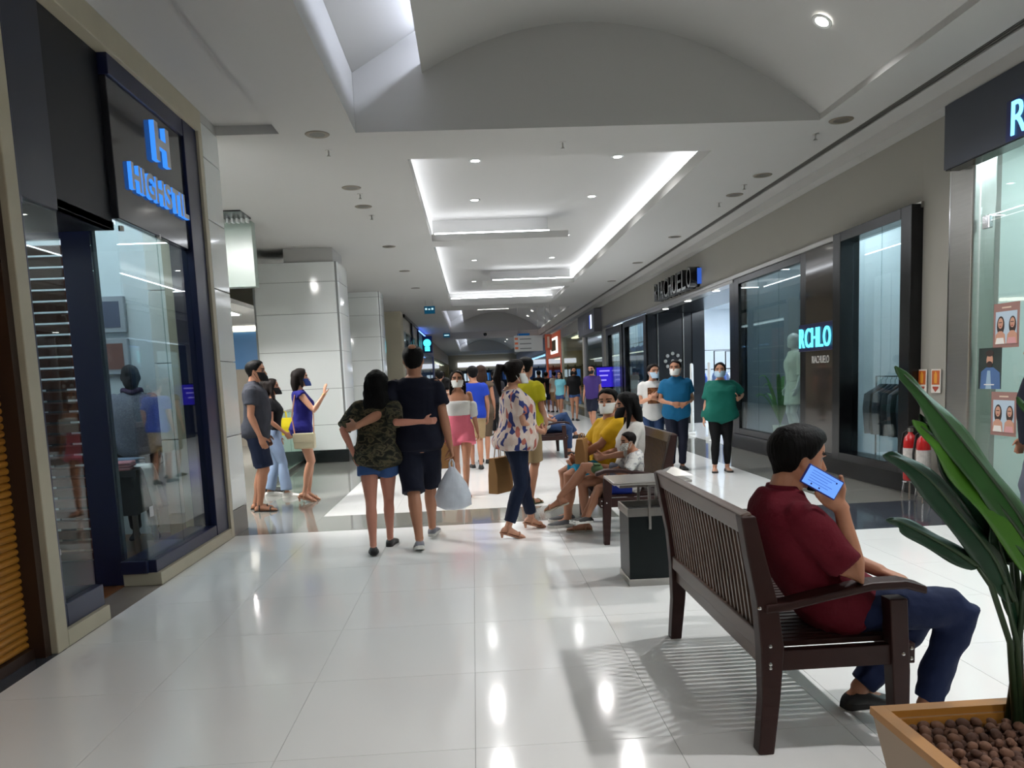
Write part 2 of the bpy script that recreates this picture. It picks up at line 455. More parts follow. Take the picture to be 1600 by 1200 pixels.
MB().box(-.5, .35, -.25, .3, -.02, .03).build('dark_box', m_black, ce)
for k in range(12): MB().box(-.48 + k * .07, -.45 + k * .07, .2, .3, -.08, -.02).build('slat', m_whitepanel, ce)
# light above the side branch; the nearest is unseen, added to brighten the pillar
for k, (x, y) in enumerate(((-4.0, 9.35), (-5.4, 16.0))):
    d = thing('ceiling_light', (x, y, 4.0 if y < 12 else 3.02), 0, ['unseen square ceiling light added nearest in the side branch', 'square ceiling light deep in the side branch'][k], 'ceiling light')
    MB().box(-.62, .62, -.62, .62, -.02, .02).build('frame', m_whitepanel, d); MB().box(-.58, .58, -.58, .58, -.03, -.02).build('diffuser', emis('branch_light', (252, 250, 248), 85), d)

# glass balustrades
def balustrade(pts, label, h=1.05):
    t = thing('glass_balustrade', (0, 0, 0), 0, label, 'balustrade')
    for (xa, ya), (xb, yb) in zip(pts, pts[1:]):
        a = Vector((xa, ya, 0)); b = Vector((xb, yb, 0)); d = (b - a); L = d.length; u = d / L; nrm = Vector((-u.y, u.x, 0))
        n = max(1, round(L / 1.2))
        for k in range(n):
            p = a + u * (L * k / n + .02); q = a + u * (L * (k + 1) / n - .02)
            mb = MB(); o = nrm * .006
            mb.prism([p - o + Vector((0, 0, .06)), q - o + Vector((0, 0, .06)), q + o + Vector((0, 0, .06)), p + o + Vector((0, 0, .06))], (0, 0, h - .08)).build('pane', g_green, t)
        MB().tube([a + Vector((0, 0, h)), b + Vector((0, 0, h))], .024, 10).build('handrail', m_steel, t, smooth=40)
        mb = MB(); o = nrm * .03
        mb.prism([a - o, b - o, b + o, a + o], (0, 0, .07)).build('base_rail', m_steel, t)
    return t
balustrade([(-3.12, 11.4), (-3.3, 14.68)], 'glass balustrade running up to the nearest white pillar')
balustrade([(-2.75, 16.0), (-2.75, 21.9)], 'glass balustrade between the two white pillars')

# ------------------------------------------------------------------ right wall
mb = MB()
XR = 4.79
mb.box(XR, XR + .25, 7.22, 8.08, 0, 3.95)          # pier between the shops
mb.box(XR, XR + .25, 8.081, 27.399, 3.12, 3.95)          # fascia
mb.box(XR, XR + .25, 27.4, 28, 0, 3.95)
mb.box(XR, XR + .25, -14, 3.5, 0, 3.95)
mb.box(XR + .04, XR + .25, 3.4, 7.3, 3.4, 3.95)
wr = mb.build('wall_right', m_wallbeige); tag(wr, 'taupe wall above and between the shop windows on the right', None, None, 'structure')
tr = MB().box(XR - .03, XR + .05, 8.05, 28, 3.06, 3.12).build('trim_1', m_steel); tag(tr, 'steel trim over the right shop windows', None, None, 'structure')
pl = MB().box(XR - .01, XR + .3, 8.1, 14.0, 0, .27).box(XR - .01, XR + .3, 20.95, 27.4, 0, .3).build('baseboard_right', m_plinth, bevel=.01)
tag(pl, 'black granite plinth under the right shop windows', None, None, 'structure')

def window(name, label, y0, y1, z0, z1, fr, depth, panes, fm, gm, xg=.0, side=XR, sgn=1):
    t = thing(name, (0, 0, 0), 0, label, None, None, 'structure')
    xa = side - sgn * depth; xb = side + sgn * .12
    X0, X1 = min(xa, xb), max(xa, xb)
    for a in ((y0, y0 + fr, z0, z1), (y1 - fr, y1, z0, z1)): MB().box(X0, X1, *a).build('jamb', fm, t, bevel=.006)
    for a in ((y0 + fr, y1 - fr, z1 - fr * .6, z1), (y0 + fr, y1 - fr, z0, z0 + fr * .5)): MB().box(X0, X1, *a).build('rail', fm, t, bevel=.006)
    ya, yb = y0 + fr, y1 - fr
    for k in range(panes):
        a = ya + (yb - ya) * k / panes; b = ya + (yb - ya) * (k + 1) / panes
        MB().box(side + sgn * .03, side + sgn * .042, a + .003, b - .003, z0 + fr * .5, z1 - fr * .6).build('pane', gm, t)
    return t
window('window_1', 'tall protruding black framed shop window with a clothes rack behind the glass', 8.06, 9.83, .24, 3.1, .2, .13, 2, m_black, g_shop)
window('window_2', 'wide black framed shop window with a white mannequin behind the glass', 10.9, 13.95, .27, 3.08, .22, .0, 3, m_black, g_shop)
window('window_3', 'narrow black framed window just past the dark entrance', 21.0, 24.2, .3, 3.02, .3, .04, 2, m_black, g_shop)
window('window_4', 'narrow black framed window farthest along the clothes store', 24.4, 27.3, .3, 3.0, .4, .04, 2, m_black, g_shop)
pn = MB().box(XR - .012, XR + .1, 9.84, 10.9, .27, 3.06).build('wall_panel_right', mat('brown_gloss_panel', (50, 45, 40), .07, var=.1, vscale=.7, spec=.8)); tag(pn, 'dark glossy panel carrying the lit sign between two windows', None, None, 'structure')

# clothes store on the right: inside
t = thing('wall_store_right', (0, 0, 0), 0, 'bright inside walls of the clothes store on the right', None, None, 'structure')
cube('wall', 10.8, 10.9, 8, 27.5, 0, 3.6, m_interior, t)
cube('wall', 5.04, 10.8, 7.95, 8.0, 0, 3.6, m_interior, t); cube('wall', 5.04, 10.8, 27.4, 27.45, 0, 3.6, m_interior, t)
cube('shop_ceiling', 4.84, 10.9, 7.95, 27.5, 3.55, 3.65, m_interior, t); cube('shop_floor', 4.79, 10.9, 7.95, 27.5, -.002, .004, m_white_tile, t)
cube('display_back', 6.3, 6.36, 8.0, 10.3, 0, 3.3, m_interior, t)
cube('display_back', 6.9, 6.96, 10.4, 13.9, 0, 3.3, mat('display_grey', (118, 130, 140), .6, var=.06), t)
cube('display_back', 5.9, 5.96, 21.0, 27.3, 0, 3.3, mat('display_blue', (150, 168, 188), .6, var=.1), t)
cube('display_side', 4.95, 6.3, 10.25, 10.31, 0, 3.5, m_interior, t); cube('display_side', 5.0, 6.9, 13.88, 13.94, 0, 3.5, MATS['display_grey'], t)
cube('display_floor', 4.82, 6.9, 8.0, 13.95, .0, .24, m_interior, t); cube('display_floor', 4.82, 6.0, 21, 27.4, 0, .24, m_interior, t)
for a in ((5.15, 5.45, 8.3, 10.1), (5.3, 5.45, 10.9, 13.6), (5.1, 5.4, 21.2, 27.2), (7.6, 7.9, 12, 26), (9.2, 9.5, 12, 26)):
    cube('ceiling_light', *a, 3.5, 3.54, m_shoplight, t)
cube('counter', 8.2, 8.9, 20, 24, 0, 1.0, m_interior, t)
# dark entrance portal
t = thing('door_1', (0, 0, 0), 0, 'black entrance portal of the clothes store on the right', None, None, 'structure')
cube('far_reveal', 4.79, 6.35, 20.9, 21.0, 0, 3.06, m_black, t); cube('far_reveal_panel', 6.0, 6.33, 20.86, 20.9, 0, 3.0, mat('portal_panel', (20, 23, 28), .15), t)
cube('near_reveal', 4.79, 5.3, 13.95, 14.2, 0, 3.06, m_black, t); cube('lintel', 4.78, 5.0, 14.0, 21.0, 3.0, 3.1, m_steel, t)
MB().box(4.8, 6.2, 14.2, 20.9, 3.02, 3.1).build('soffit', m_black, t)
for x in (5.05, 5.75): MB().box(x, x + .012, 20.84, 20.9, .0, 3.0).build('joint', m_steel, t)
em = thing('wall_emblem', (5.45, 20.85, 1.72), 0, 'small pale round emblem on the black side of the entrance', 'emblem')
for k in range(8):
    a = k * math.pi / 4
    MB().ell((.2 * math.cos(a), 0, .2 * math.sin(a)), .05, .012, .05, 8, 5).build('petal', mat('emblem_grey', (120, 122, 118), .4), em)
MB().ell((0, 0, 0), .05, .012, .05, 8, 5).build('centre', MATS['emblem_grey'], em)
for k in range(3):
    ln = thing('downlight', (4.86 + .0, 15.2 + k * 2.0, 3.0), 0, ['entrance soffit downlight nearest', 'entrance soffit downlight in the middle', 'entrance soffit downlight farthest'][k] + ' under the black portal', 'downlight', 'portal downlights')
    MB().lathe([(.001, -.012), (.08, -.012), (.1, 0), (.1, .012), (.001, .012)], 16).build('ring', m_steel, ln); MB().lathe([(.001, -.016), (.07, -.016), (.07, -.01), (.001, -.01)], 16).build('lamp', m_lamp, ln)

# steel clad column and the shop at the right edge
t = thing('pillar_right', (0, 0, 0), 0, 'steel clad column beside the poster window on the right', None, None, 'structure')
MB().box(XR - .035, XR + .2, 7.2, 7.56, 0, 3.36).build('steel_cladding', m_steel, t, bevel=.02, seg=3)
MB().box(XR - .012, XR + .2, 7.56, 7.6, 0, 3.36).build('edge_strip', m_chrome, t)
t = thing('window_5', (0, 0, 0), 0, 'tall glass shopfront with paper posters at the right edge', None, None, 'structure')
for a, b in ((3.55, 5.3), (5.31, 7.18)):
    MB().box(XR + .03, XR + .042, a, b, .04, 2.72).build('pane', g_shop, t); MB().box(XR + .03, XR + .042, a, b, 2.73, 3.34).build('pane', g_shop, t)
MB().box(XR - .005, XR + .06, 3.5, 7.2, 3.34, 3.42).build('head_rail', m_steel, t); MB().box(XR, XR + .06, 3.5, 7.2, 0, .04).build('sill', m_steel, t)
for y in (7.1, 5.36): MB().box(XR + .015, XR + .055, y - .06, y + .04, 2.66, 2.78).build('glass_clamp', m_chrome, t, bevel=.006)
shop('wall_shop_right', 4.84, 9, 3.2, 7.4, 3.5, mat('mint_wall', (208, 217, 210), .6, var=.03), m_intfloor, 'mint white inside walls of the shop at the right edge',
     [(5.3, 5.6, 3.6, 7.0), (7.0, 7.3, 3.6, 7.0)], open_side='x0')
sg = thing('shop_sign', (4.6, 0, 0), 0, 'slate sign box with a glowing blue letter R at the right edge', 'sign')
MB().box(0, .19, 3.4, 7.42, 3.27, 3.86).build('box', mat('slate_sign', (52, 56, 66), .4, var=.05), sg, bevel=.004)
MB().box(.02, .19, 3.4, 7.42, 3.262, 3.27).build('under_lip', m_black, sg)
m_bluelet = emis('blue_white_letter', (120, 205, 255), 2.6)
m_bluehalo = emis('deep_blue_halo', (16, 40, 190), .9)
text('letter', 'R', .40, (-.012, 6.40, 3.425), FACE_NX, m_bluelet, sg, .006, sx=.82)
MB().box(-.004, .0, 6.10, 6.55, 3.27, 3.60).build('halo_plate', mat('halo_navy', (14, 26, 84), .4), sg)

# far ends
t = thing('wall_end', (0, 0, 0), 0, 'far end of the corridor with a white glowing shop fascia', None, None, 'structure')
cube('wall', -4, 6, 84, 84.2, 0, 4.1, m_cream, t); cube('fascia', -1.6, 4.0, 83.8, 84, 2.7, 3.2, emis('end_fascia', (240, 245, 255), 1.1), t)
cube('opening', -2.3, 4.4, 83.85, 84, 0, 2.3, mat('end_dark', (24, 30, 44), .4), t)
for k in range(6): cube('lit_shelf', -2 + k * 1.05, -1.3 + k * 1.05, 83.7, 83.84, .9 + .3 * (k % 2), 2.0, emis('end_glow_%d' % (k % 3), [(60, 120, 190), (200, 220, 235), (40, 70, 120)][k % 3], .9), t)
for k in range(9): cube('mullion', -2.3 + k * .8, -2.2 + k * .8, 83.6, 83.8, 0, 2.5, m_black, t)
# ------------------------------------------------------------------ downlights
def downlight(x, y, z, label, lit=True, w=None, group=None, tilt=0.0, r=.075, cone=150):
    t = thing('downlight', (x, y, z), 0, label, 'downlight', group)
    t.rotation_euler = (0, tilt, 0)
    MB().lathe([(r * .8, -.004), (r * 1.15, -.008), (r * 1.25, 0), (r * 1.15, .004), (r * .8, .004), (r * .8, -.004)], 20, caps=False).build('ring', m_whitepanel if lit else mat('brown_ring', (120, 112, 98), .5), t, smooth=True)
    MB().lathe([(.001, -.0035), (r * .8, -.0035), (r * .8, .003), (.001, .003)], 20).build('lamp', m_lamp if lit else mat('unlit_lamp', (66, 62, 54), .35), t)
    if lit:
        ld = bpy.data.lights.new('downlight_beam', 'SPOT'); ld.energy = w or L_DOWN; ld.spot_size = math.radians(cone); ld.spot_blend = .9
        ld.shadow_soft_size = .07; ld.color = (1, .99, .985)
        lo = link('beam', ld, t); lo.location = (0, 0, -.03); lo.rotation_euler = (0, -tilt, 0)
    return t
ordn = ['first', 'second', 'third', 'fourth', 'fifth', 'sixth', 'seventh', 'eighth', 'ninth', 'tenth']
for k, y in enumerate((11.0, 13.35, 16.9, 20.0, 24.3)):
    downlight(.17, y, 4.455, ordn[k] + ' lit downlight in the left row of the glowing tray', group='tray downlights')
    downlight(2.15, y, 4.455, ordn[k] + ' lit downlight in the right row of the glowing tray', group='tray downlights')
for k, y in enumerate((-1.6, -4.4, -7.6)):  # unseen downlights added behind the viewer to light the floor
    downlight(.17, y, 4.455, ordn[k] + ' lit downlight added behind the viewer, left row', group='tray downlights')
    downlight(2.15, y, 4.455, ordn[k] + ' lit downlight added behind the viewer, right row', group='tray downlights')
for k, y in enumerate((6.89, 4.7, 2.4)):  # first is in view; the other two are added to brighten the near floor
    x = 3.16
    downlight(x, y, vz(x) - .028, ['bright downlight in the nearest vault', 'unseen middle downlight added in the nearest vault', 'unseen downlight added in the nearest vault almost overhead'][k], group='vault downlights', tilt=.53, r=.075, w=L_DOWN * 1.35, cone=125)
for k, y in enumerate((31, 34, 37, 40, 52, 56, 60, 64, 68)):
    x = 2.95
    downlight(x, y, vz(x) - .028, ordn[k] + ' lit downlight in the far vaults', group='vault downlights', tilt=.35, w=L_DOWN * .8)
for k, y in enumerate((8.2, 10.4, 11.5, 14.88, 18.2, 21.6)):
    downlight(-1.46, y, 4.0, ordn[k] + ' unlit downlight left of the tray', False, group='unlit downlights', r=.1)
    downlight(3.97, y, 4.0, ordn[k] + ' unlit downlight right of the tray', False, group='unlit downlights', r=.1)
for k, (x, y) in enumerate(((-1.45, 8.75), (-1.4, 10.75), (1.1, 8.7), (3.9, 8.65), (3.9, 10.9), (-2.1, 4.6), (-1.42, 12.1), (3.9, 12.0))):
    t = thing('sprinkler', (x, y, 4.09 if x < -1.83 and y < 8 else 4.0), 0, 'small ceiling sprinkler, ' + ordn[k] + ' from the viewer', 'sprinkler', 'ceiling sprinklers')
    MB().lathe([(.001, -.004), (.035, -.004), (.04, .0), (.001, .002)], 14).build('rosette', m_steel, t)
    MB().lathe([(.001, -.07), (.022, -.068), (.022, -.062), (.008, -.05), (.008, 0), (.001, 0)], 10).build('nozzle', m_steel, t)
for k, (y, z) in enumerate(((30.2, 4.12), (51.5, 4.12))):
    t = thing('ceiling_light', (.9, y, z), 0, ['white linear light bar at the second vault', 'white linear light bar at the third vault'][k], 'ceiling light')
    MB().box(-.62, .62, -.1, .1, 0, .1).build('housing', m_whitepanel, t); MB().box(-.6, .6, -.09, .09, -.012, 0).build('diffuser', m_lamp, t)
# ------------------------------------------------------------------ lettering fitted to a box
def fit_text(name, body, w, h, loc, rot, mt, parent, depth=.02, spacing=1.0, bold=0.0):
    me = text_mesh(body, 1.0, 0.5, spacing=spacing, bold=bold)
    co = np.zeros(len(me.vertices) * 3); me.vertices.foreach_get('co', co); co = co.reshape(-1, 3)
    a, b = co.min(0), co.max(0)
    co = (co - (a + b) / 2) / np.maximum(b - a, 1e-6) * np.array([w, h, depth]); co[:, 2] += depth / 2
    me.vertices.foreach_set('co', co.ravel()); me.update()
    me.materials.clear()
    ms = mt if isinstance(mt, (list, tuple)) else [mt]
    for q in ms: me.materials.append(q)
    if len(ms) > 1:                                    # second material on the returns of the letters
        nz = np.zeros(len(me.polygons) * 3); me.polygons.foreach_get('normal', nz)
        me.polygons.foreach_set('material_index', [0 if abs(n) > .7 else 1 for n in nz.reshape(-1, 3)[:, 2]])
    o = link(name, me, parent); o.location = loc; o.rotation_euler = rot
    return o

# ------------------------------------------------------------------ left shopfront
XL = -2.46
t = thing('window_6', (0, 0, 0), 0, 'navy framed glass shopfront on the left with a dark sign panel', None, None, 'structure')
def nb(n, y0, y1, z0, z1, x0=-2.6, x1=-2.49, m=None, bv=.006): return MB().box(x0, x1, y0, y1, z0, z1).build(n, m or m_navy, t, bevel=bv)
nb('jamb', 4.53, 4.6, .1, 3.89); nb('bottom_rail', 4.6, 5.06, .1, .24, -2.75, -2.49); nb('bottom_rail', 5.9, 7.3, .1, .2, -2.75, -2.49)
nb('post', 7.3, 7.63, .1, 3.89, -2.7, -2.485); nb('top_rail', 5.88, 7.3, 3.74, 3.89)
nb('upper_panel', 4.6, 5.05, 2.62, 3.89, -2.58, -2.52, mat('slate_blue_panel', (40, 44, 58), .35))
nb('entry_panel', 5.05, 5.88, 2.66, 3.89, -2.62, -2.56, m_navyblack); nb('entry_soffit', 5.05, 5.9, 2.66, 2.72, -3.6, -2.56, m_navyblack)
nb('sign_panel', 5.88, 7.3, 2.74, 3.74, -2.58, -2.51, m_darkgloss)
nb('pane', 4.6, 5.06, .24, 2.62, -2.55, -2.54, g_shop, 0); nb('pane', 5.9, 6.62, .2, 2.74, -2.55, -2.54, g_shop, 0); nb('pane', 6.625, 7.3, .2, 2.74, -2.55, -2.54, g_shop, 0)
nb('return_pane', 5.89, 5.9, .2, 2.7, -2.74, -2.55, g_shop, 0); nb('return_rail', 5.87, 5.93, .1, .2, -2.75, -2.55)
for y in (6.62,): MB().lathe([(.001, -.02), (.025, -.018), (.025, .018), (.001, .02)], 12).build('glass_fitting', m_chrome, t, loc=(-2.53, y, 2.74))
for y, z in ((4.64, 2.6), (4.64, .55), (5.94, 2.68)): MB().lathe([(.001, -.02), (.02, -.018), (.02, .018), (.001, .02)], 12).build('glass_fitting', m_chrome, t, loc=(-2.53, y, z))
for y in (5.97, 7.34): nb('small_plate', y, y + .07, .52, .6, -2.535, -2.533, mat('pale_plate', (190, 192, 196), .4), 0); 
sg = thing('shop_sign', (XL - .05, 0, 0), 0, 'white and blue glowing letters on the dark panel of the left shop', 'sign')
m_letw = mat('white_letter_face', (196, 198, 204), .3); m_letb = emis('blue_letter_return', (60, 140, 255), 1.2)
m_letr = mat('copper_letter', (150, 84, 60), .35)
fit_text('emblem_letter', 'H', .30, .31, (.0, 6.74, 3.50), FACE_PX, [m_letw, m_letb], sg, .04, bold=.035)
fit_text('emblem_back_letter', 'H', .30, .31, (-.005, 6.79, 3.515), FACE_PX, [m_letr, m_letr], sg, .02, bold=.035)  # copper letter offset behind the white one
ln = 'HIGHSTIL'
wds = [.165, .05, .165, .165, .14, .145, .05, .125]; y = 6.10
for ch, w in zip(ln, wds):
    fit_text('letter', ch, w, .2, (.0, y + w / 2, 3.10), FACE_PX, [m_letw, m_letb], sg, .03, bold=.03); y += w + .022
# louvred door of the left shop
t = thing('door_2', (0, 0, 0), 0, 'navy door with brown louvre slats in the left shop entrance', None, None, 'structure')
MB().box(-2.97, -2.74, 5.93, 5.99, 0.005, 2.85).build('stile', m_navy, t, bevel=.006); MB().box(-3.7, -2.97, 5.935, 5.985, .005, .21).build('bottom_rail', m_navy, t)
MB().box(-3.7, -2.97, 5.935, 5.985, 2.62, 2.85).build('top_rail', m_navy, t); MB().box(-3.75, -3.7, 5.935, 5.985, .005, 2.85).build('stile', m_navy, t)
sl = MB().box(-.365, .365, -.012, .012, -.032, .032).mesh('slat'); sl.materials.append(mat('brown_slat', (84, 48, 36), .35, var=.2, vscale=8))
for k in range(29): inst('slat', sl, t, (-3.335, 5.96, .25 + k * .082), (.5, 0, 0))
# ochre roller shutter at the left edge
t = thing('roller_shutter', (0, 0, 0), 0, 'ochre slatted roller shutter at the left edge', 'shutter')
m_ochre = mat('ochre_slat', (168, 112, 38), .42, var=.12, vscale=5)
prof = [(0, 0), (.012, .008), (.016, .02), (.012, .032), (0, .04), (-.006, .04), (-.006, 0)]
me = MB().prism([(x, 2.15, z) for x, z in prof], (0, 2.2, 0)).mesh('slat'); me.materials.append(m_ochre)
for k in range(92): inst('slat', me, t, (-2.6, 0, .06 + k * .0415))
m_dkbrown = mat('dark_brown_frame', (48, 30, 20), .45)
MB().box(-2.64, -2.5, 4.35, 4.42, 0, 3.9).build('guide_rail', m_dkbrown, t); MB().box(-2.64, -2.5, 2.1, 2.15, 0, 3.9).build('guide_rail', m_dkbrown, t); MB().box(-2.63, -2.56, 2.15, 4.35, 0.001, .06).build('bottom_bar', m_dkbrown, t)
# inside the left shop: table with folded clothes, framed pictures
t = thing('display_table', (-3.42, 7.36, 0), .1, 'dark display table behind the left shop window', 'table')
MB().box(-.3, .3, -.32, .32, .72, .78).build('table_top', m_navyblack, t, bevel=.004)
MB().box(-.26, .26, -.28, .28, .36, .72).build('drawer_box', mat('dark_box', (20, 20, 26), .5), t)
for sx in (-.24, .24):
    for sy in (-.27, .27): MB().box(sx - .02, sx + .02, sy - .02, sy + .02, .004, .36).build('leg', m_steel, t)
def folded(loc, rz, mt, label, w=.3, d=.24, n=3):
    o = thing('folded_garment', loc, rz, label, 'clothes')
    for k in range(n): MB().box(-w / 2, w / 2, -d / 2, d / 2, k * .026, k * .026 + .023).build('fold', mt, o, bevel=.01, seg=3)
folded((-3.3, 7.15, .78), .2, mat('pink_cloth', (196, 130, 140), .8), 'folded pink garment on the display table in the left shop')
folded((-3.38, 7.5, .78), -.1, mat('blue_cloth', (110, 124, 150), .8), 'folded blue garment on the display table in the left shop')
mb = MB()
G = 12
for i in range(G + 1):
    for j in range(9):
        u, v = i / G, j / 8
        if u < .45: p = (-3.18 + .25 * (u / .45) * .8 - .1, 7.2 + v * .26, .80 + .006 * math.sin(9 * v))
        else:
            q = (u - .45) / .55; p = (-3.08 + .03 * math.sin(v * 14) * q + .05 * q, 7.2 + v * .26 + .05 * q, .80 - .42 * q)
        mb.v.append(Vector(p))
for i in range(G):
    for j in range(8): a = i * 9 + j; mb.face((a, a + 1, a + 10, a + 9))
o = mb.build('draped_garment', mat('white_cloth', (222, 224, 226), .85), smooth=True); tag(o, 'white garment hanging off the display table in the left shop', 'clothes')
md = o.modifiers.new('solid', 'SOLIDIFY'); md.thickness = .006
for k, (z, c) in enumerate(((2.27, (70, 76, 100)), (1.85, (110, 70, 62)))):
    t = thing('framed_picture', (-3.75, 8.09, z), 0, ['upper', 'lower'][k] + ' framed picture on the wall inside the left shop', 'picture')
    MB().box(-.27, .27, -.03, 0.02, -.18, .18).build('frame', mat('grey_frame', (150, 154, 164), .4), t, bevel=.004)
    MB().box(-.22, .22, -.036, -.03, -.13, .13).build('print', mat('picture_%d' % k, c, .5, var=.6, vscale=5), t)
t = thing('clothes_shelf', (-4.6, 8.05, 0), 0, 'wall shelf with bags inside the left shop', 'shelf')
MB().box(-.5, .5, -.35, 0, 1.0, 1.04).build('board', m_navyblack, t); MB().box(-.5, .5, -.35, 0, 1.6, 1.63).build('board', m_navyblack, t)
for sx in (-.48, .46): MB().box(sx, sx + .02, -.35, 0, .006, 1.63).build('side', m_navyblack, t)
for k, (c, dx) in enumerate((((40, 120, 70), -.25), ((150, 50, 60), .1), ((60, 50, 50), .33))):
    o = thing('handbag', (-4.6 + dx, 7.87, 1.04), 0, ['green', 'red', 'dark'][k] + ' handbag on the shelf inside the left shop', 'bag')
    MB().box(-.11, .11, -.06, .06, 0, .18).build('body', mat('bag_%d' % k, c, .5), o, bevel=.02, seg=3); MB().tube([(-.06, 0, .18), (-.05, 0, .27), (.05, 0, .27), (.06, 0, .18)], .008, 6).build('handle', mat('bag_%d' % k, c, .5), o)

# ------------------------------------------------------------------ right store signs
m_blacklet = mat('black_letter', (12, 12, 14), .2); m_letterhalo = emis('blue_letter_halo', (58, 96, 190), 1.0)
sg = thing('store_sign', (XR, 0, 0), 0, 'raised black store name letters over the dark entrance on the right', 'sign')
nm = 'RIACHUELO'; y = 19.15
for k, ch in enumerate(nm):
    w = .13 if ch == 'I' else .33
    fit_text('letter', ch, w, .42, (-.002, y - w / 2, 3.38), FACE_NX, [m_blacklet, m_blacklet], sg, .22)
    y -= w + .055
m_ = MB().tube([(-.215, y + .042, 3.22), (-.215, y + .02, 3.27), (-.215, y + .01, 3.38), (-.215, y + .02, 3.49), (-.215, y + .042, 3.54)], .015, 6)
MB().box(-.085, -.002, y + .03, y + .05, 3.22, 3.54).build('letter_glow', m_letterhalo, sg)  # glowing block stands for the blue halo light beside the last letter
sg = thing('lit_sign', (XR - .012, 0, 0), 0, 'glowing cyan sign on the dark glossy panel between two windows', 'sign')
MB().box(-.03, 0, 9.86, 11.06, 1.66, 2.04).build('plate', mat('navy_plate', (8, 12, 58), .3), sg, bevel=.004)
m_cy = emis('cyan_letter', (96, 214, 250), 2.1)
for ch, yc, w in (('R', 10.93, .16), ('C', 10.73, .18), ('H', 10.53, .17), ('L', 10.34, .14), ('O', 10.15, .2)): fit_text('letter', ch, w, .27, (-.031, yc, 1.845), FACE_NX, m_cy, sg, .02)
fit_text('small_name', 'RIACHUELO', .52, .1, (-.002, 10.42, 1.54), FACE_NX, mat('silver_letter', (205, 203, 198), .3), sg, .006)

# extinguisher signs, extinguishers
m_red = mat('red_enamel', (176, 18, 22), .25, coat=.5); m_rubber = mat('black_rubber', (18, 18, 18), .6)
for k, y in enumerate((8.0, 7.755)):
    s_ = thing('safety_sign', (4.775, y, 0), 0, ['orange safety sign touching the black window frame', 'orange safety sign beside the steel column'][k], 'sign', 'safety signs')
    MB().box(-.004, .004, -.08, .08, 1.13, 1.375).build('plate', mat('sign_white', (205, 200, 192), .5), s_)
    MB().box(-.006, -.004, -.066, .066, 1.215, 1.36).build('panel', mat('sign_orange', (176, 84, 24), .5, var=.25, vscale=12), s_)
    MB().lathe([(.001, 0), (.022, 0), (.026, .02), (.026, .09), (.014, .105), (.01, .12), (.001, .12)], 12).build('pictogram', mat('sign_yellow', (206, 140, 40), .5), s_, loc=(-.0068, 0, 1.23)).scale = (.05, 1, 1)
    MB().prism([(-.006, -.05, 1.18), (-.006, 0, 1.14), (-.006, .05, 1.18), (-.006, .05, 1.195), (-.006, -.05, 1.195)], (.002, 0, 0)).build('arrow', mat('sign_arrow', (150, 50, 30), .5), s_)
    x = 4.62
    e = thing('fire_extinguisher', (x, y - .06, 0), 0, ['red fire extinguisher under the left safety sign', 'red fire extinguisher nearer the steel column'][k], 'extinguisher', 'fire extinguishers')
    MB().lathe([(.001, .2), (.06, .2), (.068, .215), (.068, .62), (.055, .67), (.025, .7), (.022, .72), (.001, .72)], 20).build('cylinder', m_red, e, smooth=40)
    MB().lathe([(.0692, .33), (.0692, .55)], 20, caps=False).build('paper_label', mat('ext_label', (196, 190, 184), .6, var=.3, vscale=30), e)
    MB().box(-.018, .018, -.025, .025, .72, .76).build('valve', m_steel, e); MB().tube([(0, .02, .765), (0, -.1, .79)], .01, 6).build('lever', m_rubber, e)
    MB().tube([(0, .03, .74), (-.02, .1, .7), (-.05, .1, .5), (-.06, .07, .36)], .011, 8).build('hose', m_rubber, e, smooth=True)
    st = thing('extinguisher_stand', (x, y - .06, 0), 0, ['steel tube stand of the left fire extinguisher', 'steel tube stand of the right fire extinguisher'][k], 'stand')
    for a in range(3): MB().tube([(.06 * math.cos(a * 2.1), .06 * math.sin(a * 2.1), .19), (.085 * math.cos(a * 2.1), .085 * math.sin(a * 2.1), .004)], .01, 8).build('leg', m_chrome, st)
    MB().lathe([(.001, .185), (.075, .185), (.075, .198), (.001, .198)], 20).build('tray', m_chrome, st)

# posters on the right shop glass (flat prints)
m_skin1 = mat('print_skin', (196, 146, 122), .6); m_hair1 = mat('print_hair', (50, 34, 30), .6); m_prw = mat('print_white', (226, 222, 216), .6)
def flat(nm, pts, mt, par, d): MB().prism([(d, y, z) for y, z in pts], (.0012, 0, 0)).build(nm, mt, par)
def oval(cy, cz, ry, rz, n=18): return [(cy + ry * math.cos(2 * math.pi * k / n), cz + rz * math.sin(2 * math.pi * k / n)) for k in range(n)]
def poster_pair(yc, zc, label):
    p = thing('poster', (XR + .027, yc, zc), 0, label, 'poster')
    w, h = .17, .2
    flat('sheet', [(-w, -h), (w, -h), (w, h), (-w, h)], mat('print_rose', (150, 112, 104), .6), p, 0)
    flat('photo', [(-.14, -.165), (.14, -.165), (.14, .125), (-.14, .125)], mat('print_sky', (178, 196, 210), .6), p, -.0015)
    for yy, s in ((.07, 1.0), (-.085, .92)):
        flat('hair', oval(yy, .0, .05 * s, .085 * s), m_hair1, p, -.003)
        flat('face', oval(yy, .02, .033 * s, .048 * s), m_skin1, p, -.0045)
        flat('shoulders', [(yy - .07, -.165), (yy + .07, -.165), (yy + .06, -.08), (yy + .02, -.05), (yy - .02, -.05), (yy - .06, -.08)], m_skin1, p, -.0045)
        flat('top', [(yy - .06, -.165), (yy + .06, -.165), (yy + .045, -.11), (yy - .045, -.11)], m_prw if yy > 0 else mat('print_pink', (206, 150, 150), .6), p, -.006)
        flat('eyes', [(yy - .02, .024), (yy + .02, .024), (yy + .02, .031), (yy - .02, .031)], m_hair1, p, -.006); flat('mouth', oval(yy, -.006, .012, .005), mat('print_lip', (150, 60, 60), .6), p, -.006)
    flat('caption', [(-.06, .152), (.06, .152), (.06, .165), (-.06, .165)], mat('print_cream', (214, 190, 170), .6), p, -.0015)
